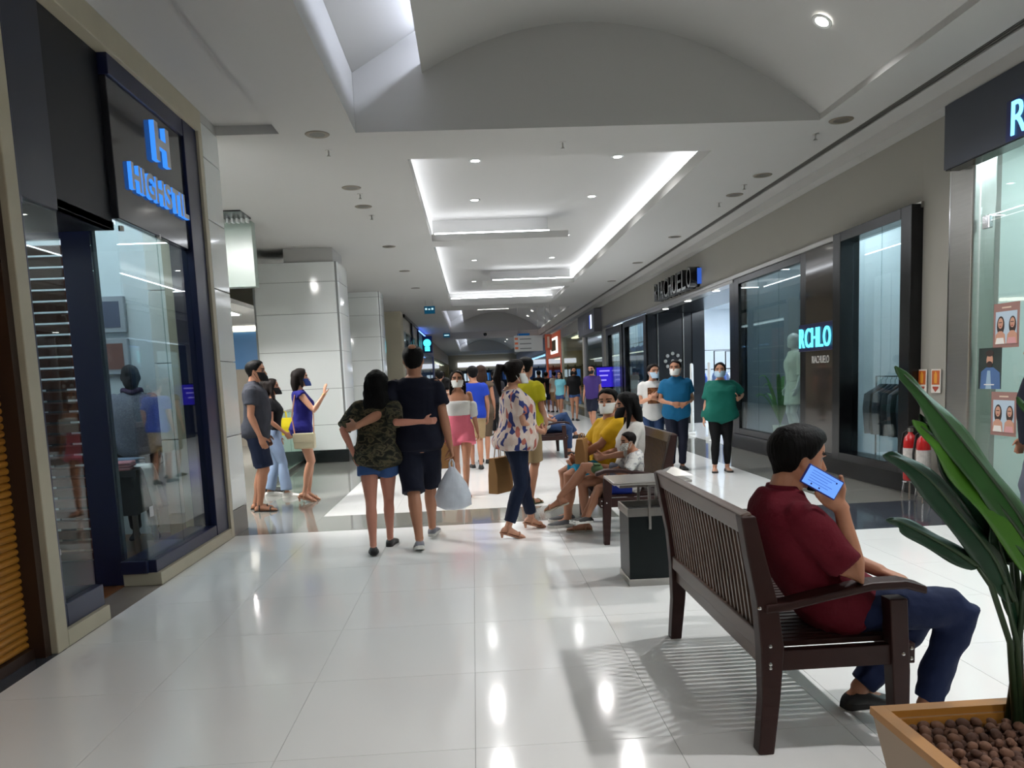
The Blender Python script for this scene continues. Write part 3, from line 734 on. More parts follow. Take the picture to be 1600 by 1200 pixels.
poster_pair(6.785, 1.755, 'upper rose poster with two women on the right shop glass')
poster_pair(6.785, .955, 'lower rose poster with two women on the right shop glass')
p = thing('poster', (XR + .027, 6.99, 1.37), 0, 'dark green poster of a bearded man in a blue jacket', 'poster')
flat('sheet', [(-.16, -.19), (.16, -.19), (.16, .19), (-.16, .19)], mat('print_green', (34, 48, 44), .6, var=.3), p, 0)
flat('jacket', [(-.15, -.19), (.13, -.19), (.12, -.03), (.05, .01), (-.05, .01), (-.14, -.04)], mat('print_blue', (72, 104, 150), .6, var=.2), p, -.0015)
flat('shirt', [(-.03, -.19), (.05, -.19), (.03, -.02), (-.01, -.02)], mat('print_lightblue', (150, 176, 196), .6), p, -.003)
flat('face', oval(.0, .075, .045, .062), m_skin1, p, -.003); flat('beard', oval(.0, .038, .04, .03), m_hair1, p, -.0045); flat('hair', oval(.0, .14, .055, .03), m_hair1, p, -.0045)
flat('caption', [(-.07, -.155), (.07, -.155), (.07, -.145), (-.07, -.145)], m_prw, p, -.0045)

# ------------------------------------------------------------------ benches
m_wood = mat('dark_red_wood', (44, 20, 17), .45, var=.3, vscale=3, stretch=(6, .6, 6), spec=.3)
m_wood2 = mat('sheen_bench_wood', (84, 64, 54), .34, var=.25, vscale=3, stretch=(8, .5, 8), spec=.4)  # paler grey brown, with the rails' reflected sheen put into the colour
def bench(name, loc, rz, label, L=1.32):
    """seat faces local +x, length along y from 0 to L"""
    t = thing(name, loc, rz, label, 'bench', 'wooden corridor benches')
    W = .034
    for k, y in enumerate((0, L)):
        pts = [(.015, 0), (.035, .22), (.04, .42), (.02, .6), (-.02, .78), (-.05, .93)]
        wd = [.03, .035, .045, .04, .034, .028]
        mb = MB(); prev = None
        f_ = [(x - w, z) for (x, z), w in zip(pts, wd)] + [(x + w, z) for (x, z), w in reversed(list(zip(pts, wd)))]
        mb.prism([(x, y - W, z) for x, z in f_], (0, 2 * W, 0)).build('rear_leg', m_wood, t, bevel=.005)
        f_ = [(.525, 0), (.575, 0), (.575, .3), (.56, .585), (.49, .585), (.505, .3)]
        lg = MB().prism([(x, y - W, z) for x, z in f_], (0, 2 * W, 0)).build('front_leg', m_wood, t, bevel=.005)
        ax = [(.01, .56), (.1, .565), (.25, .595), (.42, .625), (.55, .625), (.63, .60)]
        up = [(x, z + .032) for x, z in ax]
        MB().prism([(x, y - .045, z) for x, z in ax + up[::-1]], (0, .09, 0)).build('armrest', m_wood, t, bevel=.008)
        rl = MB().box(.03, .60, y - .02, y + .02, .325, .405).build('side_rail', m_wood, t, bevel=.004)
        sgn = -1 if k == 0 else 1
        for x, z in ((.03, .36), (.03, .43), (.03, .345), (.545, .37), (.585, .345), (.585, .385), (-.01, .58)):
            MB().ell((x, y + sgn * (W if x < .57 else .02), z), .008, .006, .008, 8, 5).build('bolt', m_chrome, t)
    MB().box(.56, .6, 0, L, .33, .405).build('front_rail', m_wood, t, bevel=.004)
    MB().prism([(.0, W, .40), (.045, W, .40), (.04, W, .47), (-.0, W, .47)], (0, L - 2 * W, 0)).build('back_bottom_rail', m_wood2, t, bevel=.005)
    MB().box(.02, .06, W, L - W, .325, .39).build('seat_back_rail', m_wood2, t, bevel=.005)
    MB().prism([(-.055, -.02, .85), (-.012, -.02, .86), (-.035, -.02, .945), (-.075, -.02, .935)], (0, L + .04, 0)).build('back_top_rail', m_wood2, t, bevel=.008)
    n = 26
    me = MB().prism([(.012, -.008, .46), (.03, -.008, .46), (.005, -.008, .66), (-.028, -.008, .86), (-.046, -.008, .855), (-.014, -.008, .66)], (0, .016, 0)).mesh('back_slat'); me.materials.append(m_wood2)
    for k in range(n): inst('back_slat', me, t, (0, .07 + (L - .14) * k / (n - 1), 0))
    me = MB().box(.05, .57, -.014, .014, .405, .425).mesh('seat_slat'); me.materials.append(m_wood)
    n2 = 30
    for k in range(n2): inst('seat_slat', me, t, (0, .04 + (L - .08) * k / (n2 - 1), 0))
    return t
bench('bench', (1.04, 2.78, 0), 0, 'nearest dark wooden slatted bench, with the man in the dark red shirt')
bench('bench', (1.64, 8.0, 0), math.pi, 'dark wooden bench behind the bin, with the man in yellow and a woman', 1.5)
bench('bench', (1.04, 13.55, 0), 0, 'far dark wooden bench, with the seated man in white')

# ------------------------------------------------------------------ litter bin
m_green = mat('black_green_enamel', (10, 20, 21), .4, var=.1, spec=.25)
t = thing('litter_bin', (1.185, 5.32, 0), 0, 'dark green square litter bin with steel ashtray top', 'bin')
MB().box(-.165, .165, -.17, .17, .045, .5).build('body', m_green, t, bevel=.006)
MB().box(-.172, .172, -.177, .177, .0, .05).build('base_band', m_steel, t, bevel=.004)
for a in ((-.172, .172, -.177, -.165), (-.172, .172, .165, .177)): MB().box(*a, .49, .545).build('top_band', m_steel, t)
for a in ((-.172, -.16, -.165, .165), (.16, .172, -.165, .165)): MB().box(*a, .49, .545).build('top_band', m_steel, t)
MB().box(-.16, .16, -.165, .165, .5, .504).build('mouth', m_rubber, t)
for x in (-.02, .11):
    for y in (-.178, .178): MB().box(x - .009, x + .009, y - .008, y + .008, .40, .72).build('support', m_steel, t)
mb = MB().prism([(-.27, -.21, .715), (.27, -.21, .715), (.27, .21, .715), (-.27, .21, .715)], (0, 0, .02)); mb.build('ash_tray', m_steel, t, bevel=.006)
mb = MB().box(-.22, .22, -.16, .16, .69, .716); mb.build('tray_under', m_steel, t)
mb = MB(); b = [mb.ring([(.10, -.02, .737), (.33, -.02, .737), (.33, .19, .737), (.10, .19, .737)]), mb.ring([(.2, .07, .79), (.23, .07, .79), (.23, .1, .79), (.2, .1, .79)])]
for i in range(4): mb.face((b[0][i], b[0][(i + 1) % 4], b[1][(i + 1) % 4], b[1][i]))
mb.face(b[1]); mb.face(b[0][::-1]); mb.build('pyramid_lid', m_steel, t)

# ------------------------------------------------------------------ planter with strelitzia
m_planter = mat('tan_planter', (150, 128, 106), .5, var=.05, vscale=3); m_rim = mat('golden_wood_rim', (164, 112, 48), .4, var=.15, vscale=4)
PX0, PX1, PY0, PY1, PZ = 1.095, 1.72, 1.44, 2.05, .5
t = thing('planter', (0, 0, 0), 0, 'tapered tan planter with golden rim in the lower right corner', 'planter')
cx, cy = (PX0 + PX1) / 2, (PY0 + PY1) / 2
mb = MB()
sq = ((-1, -1), (1, -1), (1, 1), (-1, 1)); w = .035
def sqr(hx, hy, z): return [(cx + a * hx, cy + b * hy, z) for a, b in sq]
HX, HY = (PX1 - PX0) / 2, (PY1 - PY0) / 2
mb.loft([sqr(.22, .22, 0), sqr(HX, HY, PZ - .02), sqr(HX - w, HY - w, PZ - .02), sqr(HX - w - .012, HY - w - .012, PZ - .11)]); mb.build('body', m_planter, t)
for a in ((PX0 - .005, PX0 + w, PY0 - .005, PY1 + .005), (PX1 - w, PX1 + .005, PY0 - .005, PY1 + .005), (PX0 + w + .0005, PX1 - w - .0005, PY0 - .005, PY0 + w), (PX0 + w + .0005, PX1 - w - .0005, PY1 - w, PY1 + .005)): MB().box(*a, PZ - .022, PZ).build('rim_board', m_rim, t)
for a in ((PX0 + w, PX0 + w + .008, PY0 + w, PY1 - w), (PX1 - w - .008, PX1 - w, PY0 + w, PY1 - w), (PX0 + w + .009, PX1 - w - .009, PY1 - w - .008, PY1 - w)): MB().box(*a, PZ - .10, PZ - .0225).build('inner_board', m_rim, t)
so = MB().box(PX0 + w + .009, PX1 - w - .009, PY0 + w + .009, PY1 - w - .009, PZ - .107, PZ - .062).build('soil', mat('dark_soil', (40, 28, 22), .9, var=.3), t)
m_clay = [mat('clay_ball_%d' % k, c, .85, var=.3, vscale=30, bump=.4, bscale=60) for k, c in enumerate(((92, 62, 46), (78, 52, 40), (106, 74, 56)))]
cl = []
for k in range(3):
    mb = MB().ell((0, 0, 0), .017, .0135, .0125, 10, 7); me = mb.mesh('clay_pebble'); me.materials.append(m_clay[k])
    me.polygons.foreach_set('use_smooth', [True] * len(me.polygons)); cl.append(me)
n = 0
for lay in range(2):
    y = PY1 - .07
    row = 0
    while y > PY0 + .10 and n < 300:
        x = PX0 + .065 + (.014 if row % 2 else 0) + lay * .01
        while x < PX1 - .065:
            if n < 300:
                o = inst('clay_pebble', cl[random.randrange(3)], None, (x + random.uniform(-.005, .005), y + random.uniform(-.005, .005), PZ - .05 + lay * .017 + random.uniform(-.003, .004)),
                         (random.uniform(-.5, .5), random.uniform(-.5, .5), random.uniform(0, 3.1)), [random.uniform(.8, 1.15)] * 3)
                tag(o, 'brown clay pebble among those filling the planter', 'pebble', 'clay pebbles in the planter'); n += 1
            x += .029 if lay == 0 else .038
        y -= .025 if lay == 0 else .04
        row += 1
        if lay == 0 and n > 235: break
def leaf_mat(nm, c):
    m = mat(nm, c, .34, var=.25, vscale=5, spec=.5)
    return m
m_leaf = leaf_mat('leaf_green', (34, 74, 30)); m_leafd = leaf_mat('leaf_dark', (22, 52, 34)); m_leafl = leaf_mat('leaf_light', (58, 104, 26)); m_stalk = mat('leaf_stalk', (38, 58, 34), .45, var=.2)
pt = thing('strelitzia_plant', (1.47, 1.96, PZ - .08), 0, 'tall plant with long paddle leaves leaning over the bench corner', 'plant')
def leaf(stem, path, wid, mt, fold=.35, twist=0.0, side=(0, 1, 0), wave=.012):
    """stalk along stem, blade along path (points in local coordinates)"""
    if stem:
        lo = MB().tube(stem, [.011] + [.008] * (len(stem) - 2) + [.006], 8).build('stalk', m_stalk, pt, smooth=True)
    P = [Vector(p) for p in path]
    N = 22; pts = []
    for i in range(N + 1):
        u = i / N * (len(P) - 1); k = min(int(u), len(P) - 2); f = u - k
        p0, p1, p2, p3 = P[max(k - 1, 0)], P[k], P[k + 1], P[min(k + 2, len(P) - 1)]
        pts.append(.5 * ((2 * p1) + (p2 - p0) * f + (2 * p0 - 5 * p1 + 4 * p2 - p3) * f * f + (3 * p1 - p0 - 3 * p2 + p3) * f ** 3))
    mb = MB(); C = 8
    rows = []
    for i, p in enumerate(pts):
        u = i / N
        tan = (pts[min(i + 1, N)] - pts[max(i - 1, 0)]).normalized()
        sd = Vector(side); sd = (sd - tan * sd.dot(tan)).normalized(); nn = tan.cross(sd)
        if twist:
            q = Matrix.Rotation(twist * u, 3, tan); sd = q @ sd; nn = q @ nn
        w = wid * 2.0 * (u + .02) ** .55 * max(0, 1 - u) ** 1.05 + .0006
        rows.append(mb.ring([p + sd * (w * v) + nn * (fold * w * abs(v) + wave * math.sin(u * 17 + v * 2) * abs(v)) for v in [(-1 + 2 * c / C) for c in range(C + 1)]]))
    for a, b in zip(rows, rows[1:]):
        for c in range(C): mb.face((a[c], a[c + 1], b[c + 1], b[c]))
    lo = mb.build('leaf', mt, pt, smooth=True, fix=False)
    md = lo.modifiers.new('solid', 'SOLIDIFY'); md.thickness = .0025
    mb = MB().tube([p + Vector((0, 0, 0)) for p in pts[:-2]], [.006 * (1 - i / N) + .0015 for i in range(N - 1)], 6); mr = mb.build('midrib', m_stalk, pt, smooth=True)
    mr.parent = lo
# leaves, relative to the foot of the plant
U = .08
def lf(stem, path, *a): leaf([(x, y, z + (U if i else 0)) for i, (x, y, z) in enumerate(stem)], [(x, y, z + U) for x, y, z in path], *a)
lf([(-.01, 0, .0), (-.04, .0, .2), (-.09, .01, .36), (-.125, .02, .415)], [(-.125, .02, .415), (-.17, .03, .45), (-.25, .04, .50), (-.31, .05, .535), (-.335, .05, .545), (-.365, .05, .55)], .045, m_leafd, .3, .2, (.35, .45, .6), .004)
lf([(.0, 0, .0), (-.02, .0, .2), (-.05, .02, .36)], [(-.02, .02, .31), (-.07, .03, .43), (-.16, .04, .55), (-.25, .05, .66), (-.33, .05, .715), (-.375, .05, .728)], .074, m_leafd, .25, .15, (.5, .4, .6), .006)
lf([(.02, -.02, .0), (.03, .0, .25), (.04, .02, .45)], [(.07, .02, .40), (.0, .03, .54), (-.10, .04, .68), (-.2, .05, .81), (-.28, .05, .90), (-.345, .05, .965)], .086, m_leaf, .25, .1, (.5, .4, .55), .006)
lf([(.03, .02, .0), (.05, .02, .22), (.06, .02, .38)], [(.10, .01, .30), (.02, .02, .46), (-.08, .03, .60), (-.17, .04, .70), (-.24, .04, .77), (-.30, .04, .82)], .085, m_leafl, .2, .15, (.5, .35, .6), .006)
lf([(.03, .04, .0), (.04, .08, .3), (.03, .1, .5)], [(.03, .1, .40), (-.04, .1, .54), (-.12, .11, .66), (-.18, .11, .75), (-.24, .11, .83)], .075, m_leafd, .3, .1, (.5, .4, .5), .006)
lf([(.04, .06, .0), (.07, .14, .3), (.08, .18, .45)], [(.08, .18, .44), (.05, .2, .54), (.01, .21, .63), (-.04, .22, .70), (-.06, .22, .73)], .085, mat('leaf_pale', (70, 92, 66), .4, var=.2), .2, .3, (.7, .2, .4), .006)
lf([(.04, .0, .0), (.09, -.01, .28), (.13, .0, .5)], [(.13, .0, .36), (.14, .01, .52), (.1, .02, .68), (.04, .03, .80), (-.02, .03, .87)], .09, m_leaf, .3, .3, (.6, .5, .3), .006)
lf([(-.02, .03, .0), (.02, .04, .25), (.03, .05, .4)], [(.03, .05, .22), (.0, .05, .33), (-.03, .06, .44), (-.05, .06, .54), (-.06, .06, .62)], .055, m_leafd, .4, .2, (.6, .5, .2), .004)

# ------------------------------------------------------------------ window displays on the right
def garment(x, y, z, mt, label, group, w=.42, h=.62, par_rail=None, rz=0.0):
    o = thing('hanging_garment', (x, y, z), rz, label, 'clothes', group)
    mb = MB()
    prof = [(.02, .0), (.06, -.03), (w * .5, -.12), (w * .54, -.3), (w * .48, -h)]
    rings = []
    for hw, zz in prof: rings.append([(hw * math.cos(a), .035 * math.sin(a) * (1 + .3 * math.sin(4 * a)), zz) for a in [2 * math.pi * k / 14 for k in range(14)]])
    mb.loft(rings).build('cloth', mt, o, smooth=60)
    MB().tube([(0, 0, 0), (0, 0, .05), (.018, 0, .065), (.02, 0, .085), (0, 0, .095), (-.014, 0, .085)], .0035, 5).build('hanger_hook', m_chrome, o)
    return o
rk = thing('clothes_rack', (5.14, 9.0, .24), 0, 'chrome clothes rack in the tall protruding window', 'rack')
MB().tube([(0, -.42, 0), (0, -.42, 1.05), (0, .62, 1.05), (0, .62, 0)], .013, 8).build('rail', m_chrome, rk)
for y in (-.42, .62): MB().tube([(-.25, y, .012), (.25, y, .012)], .012, 8).build('foot', m_chrome, rk)
gc = [(40, 44, 58), (70, 76, 90), (30, 32, 40), (92, 96, 108), (52, 56, 64)]
for k in range(9): garment(5.14, 8.66 + k * .105, 1.195, mat('rack_cloth_%d' % (k % 5), gc[k % 5], .85), ['navy', 'grey', 'black', 'pale grey', 'slate'][k % 5] + ' garment on the chrome rack, ' + ordn[k] + ' from the near end', 'garments on the chrome rack', rz=.15 * math.sin(k * 3))
for k in range(14): garment(5.35 + .1 * (k % 2), 21.5 + k * .4, 2.3, mat('far_cloth_%d' % (k % 4), [(80, 100, 130), (120, 134, 150), (60, 76, 104), (140, 146, 150)][k % 4], .85), (ordn + ['eleventh', 'twelfth', 'thirteenth', 'fourteenth'])[k] + ' blue grey garment hanging in the far store windows', 'garments in the far store windows', .5, 1.1)
for k in range(2):
    r_ = thing('hanging_rail', (5.4, 22.9 + k * 3.0 - .2, 2.4), 0, ['hanging rail in the nearer of the two far windows', 'hanging rail in the farthest store window'][k], 'rail')
    MB().tube([(0, -1.5, 0), (0, 1.4, 0)], .015, 6).build('bar', m_chrome, r_); MB().tube([(0, -1.2, 0), (0, -1.2, 1.1)], .008, 6).build('drop_rod', m_chrome, r_); MB().tube([(0, 1.2, 0), (0, 1.2, 1.1)], .008, 6).build('drop_rod', m_chrome, r_)
# store interior seen through the entrance: gate posts, shelves with clothes
for k, (x, y) in enumerate(((4.95, 16.0), (4.95, 17.3))):
    g_ = thing('security_gate', (x, y, 0), 1.25, ['nearer', 'farther'][k] + ' pale security gate at the store entrance', 'gate')
    MB().tube([(-.22, 0, .05), (-.22, 0, 1.5), (-.18, 0, 1.58), (.18, 0, 1.58), (.22, 0, 1.5), (.22, 0, .05)], .03, 10).build('loop', m_whitepanel, g_, smooth=True)
    MB().box(-.3, .3, -.08, .08, 0, .07).build('foot', m_whitepanel, g_, bevel=.01); MB().tube([(-.22, 0, .5), (.22, 0, .5)], .02, 8).build('crossbar', m_whitepanel, g_)
for k in range(3):
    r_ = thing('clothes_stand', (7.15 + k * .75, 22.2 + k * 1.2, 0), 0, ordn[k] + ' black clothes stand seen through the entrance', 'rack')
    MB().tube([(-.5, 0, 0), (-.5, 0, 2.0), (.5, 0, 2.0), (.5, 0, 0)], .02, 6).build('frame', m_black, r_); MB().tube([(-.5, 0, 1.45), (.5, 0, 1.45)], .015, 6).build('rail', m_black, r_)
    for j in range(7): garment(6.73 + k * .75 + j * .14, 22.2 + k * 1.2, 1.34, mat('stand_cloth_%d' % (j % 4), [(70, 100, 170), (200, 204, 210), (110, 130, 170), (226, 226, 226)][j % 4], .85), ['blue', 'pale grey', 'dusty blue', 'white'][j % 4] + ' garment, ' + ordn[j] + ' on the ' + ordn[k] + ' black stand inside the entrance', 'garments on the entrance stands', .4, .7, rz=R90)
# small palm by the mannequin
pp = thing('potted_palm', (5.1, 12.62, .24), 0, 'green palm beside the white mannequin in the shop window', 'plant')
MB().lathe([(.001, 0), (.1, 0), (.13, .25), (.001, .25)], 16).build('pot', m_whitepanel, pp, smooth=40)
for k in range(14):
    a = k * 2.4; r = .25 + .2 * random.random(); z = .55 + .5 * random.random()
    mb = MB(); rows = []
    for i in range(9):
        u = i / 8; c = Vector((math.cos(a) * r * u, math.sin(a) * r * u, .25 + z * math.sin(u * 1.9) * .9)); s_ = Vector((-math.sin(a), math.cos(a), 0)); w_ = .035 * math.sin(math.pi * min(1, u + .05))
        rows.append(mb.ring([c - s_ * w_, c + Vector((0, 0, -.01)), c + s_ * w_]))
    for p_, q_ in zip(rows, rows[1:]):
        for c_ in range(2): mb.face((p_[c_], p_[c_ + 1], q_[c_ + 1], q_[c_]))
    o = mb.build('frond', mat('palm_green', (66, 120, 62), .5, var=.3), pp, fix=False); o.modifiers.new('s', 'SOLIDIFY').thickness = .003

# ------------------------------------------------------------------ hanging signs
def hang_sign(x, y, z, w, h, mt, label, extra=None):
    s_ = thing('hanging_sign', (x, y, z), 0, label, 'sign')
    MB().box(-w / 2, w / 2, -.03, .03, -h / 2, h / 2).build('box', mt, s_, bevel=.004)
    for sx in (-w * .35, w * .35): MB().tube([(sx, 0, h / 2), (sx, 0, 4.0 - z)], .006, 6).build('rod', m_steel, s_)
    return s_
s_ = hang_sign(-1.28, 25, 3.7, .34, .24, emis('teal_sign', (22, 74, 100), .8), 'nearest small blue direction sign under the ceiling')
for k in range(3): MB().box(-.14 + k * .1, -.08 + k * .1, -.035, -.03, .0, .06 - .02 * (k % 2)).build('mark', emis('sign_mark', (190, 225, 235), 1.2), s_)
s_ = hang_sign(-1.25, 40, 3.72, .34, .2, emis('teal_sign', (22, 74, 100), .8), 'farther small blue direction sign under the ceiling')
MB().box(-.12, .12, -.035, -.03, -.02, .03).build('mark', emis('sign_mark', (190, 225, 235), 1.2), s_)
s_ = hang_sign(2.08, 28.3, 2.66, 1.04, .57, mat('pale_directory', (190, 192, 192), .5), 'pale hanging directory sign with orange squares')
for k in range(3):
    MB().box(-.5, -.38, -.036, -.03, .1 - k * .17 + .04, .2 - k * .17 + .02).build('square', mat('dir_orange', (214, 110, 70), .5), s_); MB().box(-.32, .1, -.036, -.03, .145 - k * .17, .175 - k * .17).build('line', mat('dir_grey', (90, 92, 94), .5), s_)
s_ = hang_sign(2.78, 28.0, 2.66, .25, .57, mat('red_directory', (190, 84, 56), .5), 'red upright hanging sign beside the pale directory')
MB().box(-.04, .04, -.036, -.03, -.2, .2).build('mark', mat('dir_cream', (220, 190, 170), .5), s_)
s_ = hang_sign(3.0, 44.5, 3.8, .7, .22, emis('teal_sign2', (30, 80, 130), .6), 'dark blue sign high on the right, far down the corridor')
t = thing('security_camera', (.8, 44, 3.9), 0, 'small black dome camera on the far ceiling', 'camera'); MB().lathe([(.001, -.1), (.06, -.08), (.09, -.02), (.1, .0), (.1, .08), (.001, .08)], 16).build('dome', m_black, t, smooth=True); MB().box(-.03, .03, -.03, .03, .08, .1).build('mount', m_black, t)

# ------------------------------------------------------------------ shopfronts far down the corridor
def front(name, label, side, y0, y1, wm, fasc=3.1, lightc=(235, 240, 250), glow=1.5, back=None, depth=1.6):
    """shallow shop: side +1 right wall, -1 left wall"""
    X = XR if side > 0 else -2.55
    t = thing(name, (0, 0, 0), 0, label, None, None, 'structure')
    def bx(n, a, b, c, d, e, f, m): MB().box(min(X + side * a, X + side * b), max(X + side * a, X + side * b), c, d, e, f).build(n, m, t)
    bx('fascia', 0, .2, y0, y1, fasc, 3.95, wm); bx('pier', 0, .25, y0, y0 + .4, 0, fasc, wm); bx('pier', 0, .25, y1 - .4, y1, 0, fasc, wm)
    bx('back', depth, depth + .1, y0, y1, 0, fasc, back or m_interior); bx('ceiling', .2, depth, y0, y1, fasc, fasc + .05, m_interior)
    bx('pane', .05, .06, y0 + .4, y1 - .4, .1, fasc, g_shop); bx('light', .5, .8, y0 + .5, y1 - .5, fasc - .06, fasc - .02, emis('front_light_%s_%g' % (str(lightc), glow), lightc, glow * 3))
    bx('side', .2, depth, y1 - .05, y1, 0, fasc, back or m_interior)
    for k in range(4): bx('shelf', depth - .35, depth, y0 + .5, y1 - .5, .5 + k * .6, .54 + k * .6, m_whitepanel)
    return t
front('wall_shop_grey', 'grey shopfront with a sign box, past the clothes store', 1, 28, 32.9, mat('grey_front', (128, 128, 130), .5), 3.0, glow=.6, back=mat('grey_shutter', (120, 122, 126), .4))
front('wall_shop_gold', 'shopfront with gold lit window far along the right', 1, 33, 41.5, mat('pale_pier', (184, 180, 170), .5), 3.4, (255, 236, 190), 1.6, mat('gold_back', (150, 128, 84), .6, var=.6, vscale=3))
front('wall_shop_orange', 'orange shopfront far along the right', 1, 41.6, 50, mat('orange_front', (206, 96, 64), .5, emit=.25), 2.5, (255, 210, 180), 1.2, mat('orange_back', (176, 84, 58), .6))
front('wall_shop_blue', 'blue lit shopfront far along the right', 1, 50.1, 83.8, mat('bluegrey_front', (90, 104, 130), .5), 3.0, (150, 190, 255), 2.4, mat('blue_back', (80, 116, 176), .6, var=.7, vscale=2))
front('wall_shop_blackframe', 'black framed shopfront past the cream wall on the left', -1, 29.4, 37, mat('mall_white', (186, 184, 178), .5), 3.4, glow=.9, back=mat('dusky_back', (110, 108, 122), .6, var=.4))
front('wall_shop_cyan', 'shopfront with glowing cyan sign on the left', -1, 37.1, 52, mat('lilac_front', (140, 136, 160), .5), 3.0, (150, 180, 255), 1.2)
front('wall_shop_far', 'farthest shopfront on the left', -1, 52.1, 83.8, mat('warm_front', (156, 140, 112), .5), 3.0, (255, 240, 220), 1.4, mat('warm_back', (140, 120, 90), .6, var=.5))
s_ = thing('shop_sign', (-2.55, 0, 0), 0, 'glowing cyan sign far along the left wall', 'sign')
MB().box(.0, .5, 40.6, 41.0, 2.9, 3.75).build('box', mat('sign_navy2', (20, 40, 90), .4), s_)
MB().lathe([(.001, -.01), (.2, -.01), (.2, .0), (.001, 0)], 24).build('disc', emis('cyan_disc', (70, 220, 235), 2.4), s_, loc=(.25, 40.59, 3.4)).rotation_euler = (R90, 0, 0)
MB().box(.12, .38, 40.58, 40.6, 2.98, 3.2).build('panel', MATS['cyan_disc'], s_)
bf = thing('black_frame', (-2.52, 0, 0), 0, 'black shop window frame hung beside the cream wall', 'frame')
MB().box(0, .06, 29.5, 37, 3.86, 3.98).build('top_rail', m_black, bf); MB().box(0, .06, 33.0, 33.5, 2.3, 3.86).build('post', m_black, bf); MB().box(0, .06, 36.7, 37, 2.6, 3.86).build('post', m_black, bf)
bl = thing('blue_glow_sign', (-2.52, 37.2, 3.9), 0, 'blue tube light washing the ceiling on the far left', 'sign'); MB().box(0, .06, 0, 6, -.12, -.05).build('tube', emis('blue_tube', (90, 130, 255), 6), bl); MB().box(-.01, .07, -.02, 6.02, -.16, -.12).build('tray', m_black, bl)
sg = thing('shop_sign', (XR, 0, 0), 0, 'grey sign box with lit white strokes past the clothes store', 'sign')
MB().box(-.28, 0, 28.3, 32.6, 3.0, 3.82).build('box', mat('sign_grey', (92, 92, 98), .4), sg)
MB().box(-.3, -.28, 28.9, 29.1, 3.15, 3.65).build('stroke', emis('stroke_white', (220, 232, 255), 2.5), sg); MB().box(-.295, -.28, 29.1, 29.35, 3.15, 3.65).build('stroke_glow', emis('stroke_blue', (40, 80, 210), 1.0), sg)
for k in range(3): MB().box(-.29, -.28, 29.7 + k * .6, 29.8 + k * .6, 3.2, 3.6).build('thin_stroke', mat('thin_stroke', (120, 122, 130), .4), sg)
sc = thing('video_display', (4.6, 26.9, 0), 0, 'glowing violet blue display on a stand outside the grey shop', 'display')
MB().box(-.3, .3, -.03, .03, .95, 1.7).build('screen_case', m_black, sc); MB().box(-.28, .28, -.034, -.03, .98, 1.67).build('screen', emis('violet_screen', (54, 40, 200), 1.0), sc); MB().box(-.05, .05, -.03, .03, .02, .95).build('post', m_black, sc); MB().box(-.25, .25, -.18, .18, 0, .02).build('foot', m_black, sc)
for k in range(3): MB().box(-.18, .18 - .06 * k, -.037, -.034, 1.52 - k * .16, 1.57 - k * .16).build('text_line', emis('screen_line', (150, 140, 240), 1.2), sc)
lp = thing('lit_picture', (4.79, 0, 0), 0, 'white framed lit picture over the orange shop', 'picture')
MB().box(-.06, 0, 43.0, 46.5, 2.7, 3.6).build('frame', emis('frame_white', (245, 240, 230), 1.6), lp); MB().box(-.075, -.06, 43.5, 46.0, 2.85, 3.45).build('print', mat('print_gold', (140, 110, 60), .5, var=.6, vscale=2), lp)
# ------------------------------------------------------------------ people
m_eye = mat('eye_dark', (24, 18, 16), .3)
m_lip = mat('lip', (140, 76, 70), .5)
def skin(nm, c): return mat('skin_' + nm, c, .5, var=.07, vscale=9, spec=.35)
SK = {'tan': skin('tan', (168, 118, 92)), 'fair': skin('fair', (192, 142, 116)), 'brown': skin('brown', (138, 92, 68)), 'rosy': skin('rosy', (186, 126, 106))}
def fabric(nm, c, rough=.85, bump=.25, bscale=14, var=.1): return mat('fabric_' + nm, c, rough, var=var, vscale=5, bump=bump, bscale=bscale, spec=.25)
def hairm(nm, c): return mat('hair_' + nm, c, .6, var=.4, vscale=18, bump=.6, bscale=30, stretch=(3, 3, .5), spec=.12)
H_BLACK = hairm('black', (9, 8, 8)); H_DARK = hairm('darkbrown', (22, 16, 14)); H_BROWN = hairm('brown', (48, 32, 24))

def ik(a, c, l1, l2, pole):
    d = c - a; L = d.length; mx = (l1 + l2) * .998
    if L > mx: c = a + d * (mx / L); L = mx
    L = max(L, abs(l1 - l2) + .01)
    u = d.normalized(); x = (l1 * l1 - l2 * l2 + L * L) / (2 * L); h = math.sqrt(max(l1 * l1 - x * x, 0))
    p = pole - u * pole.dot(u)
    if p.length < 1e-4: p = u.orthogonal()
    return a + u * x + p.normalized() * h, c

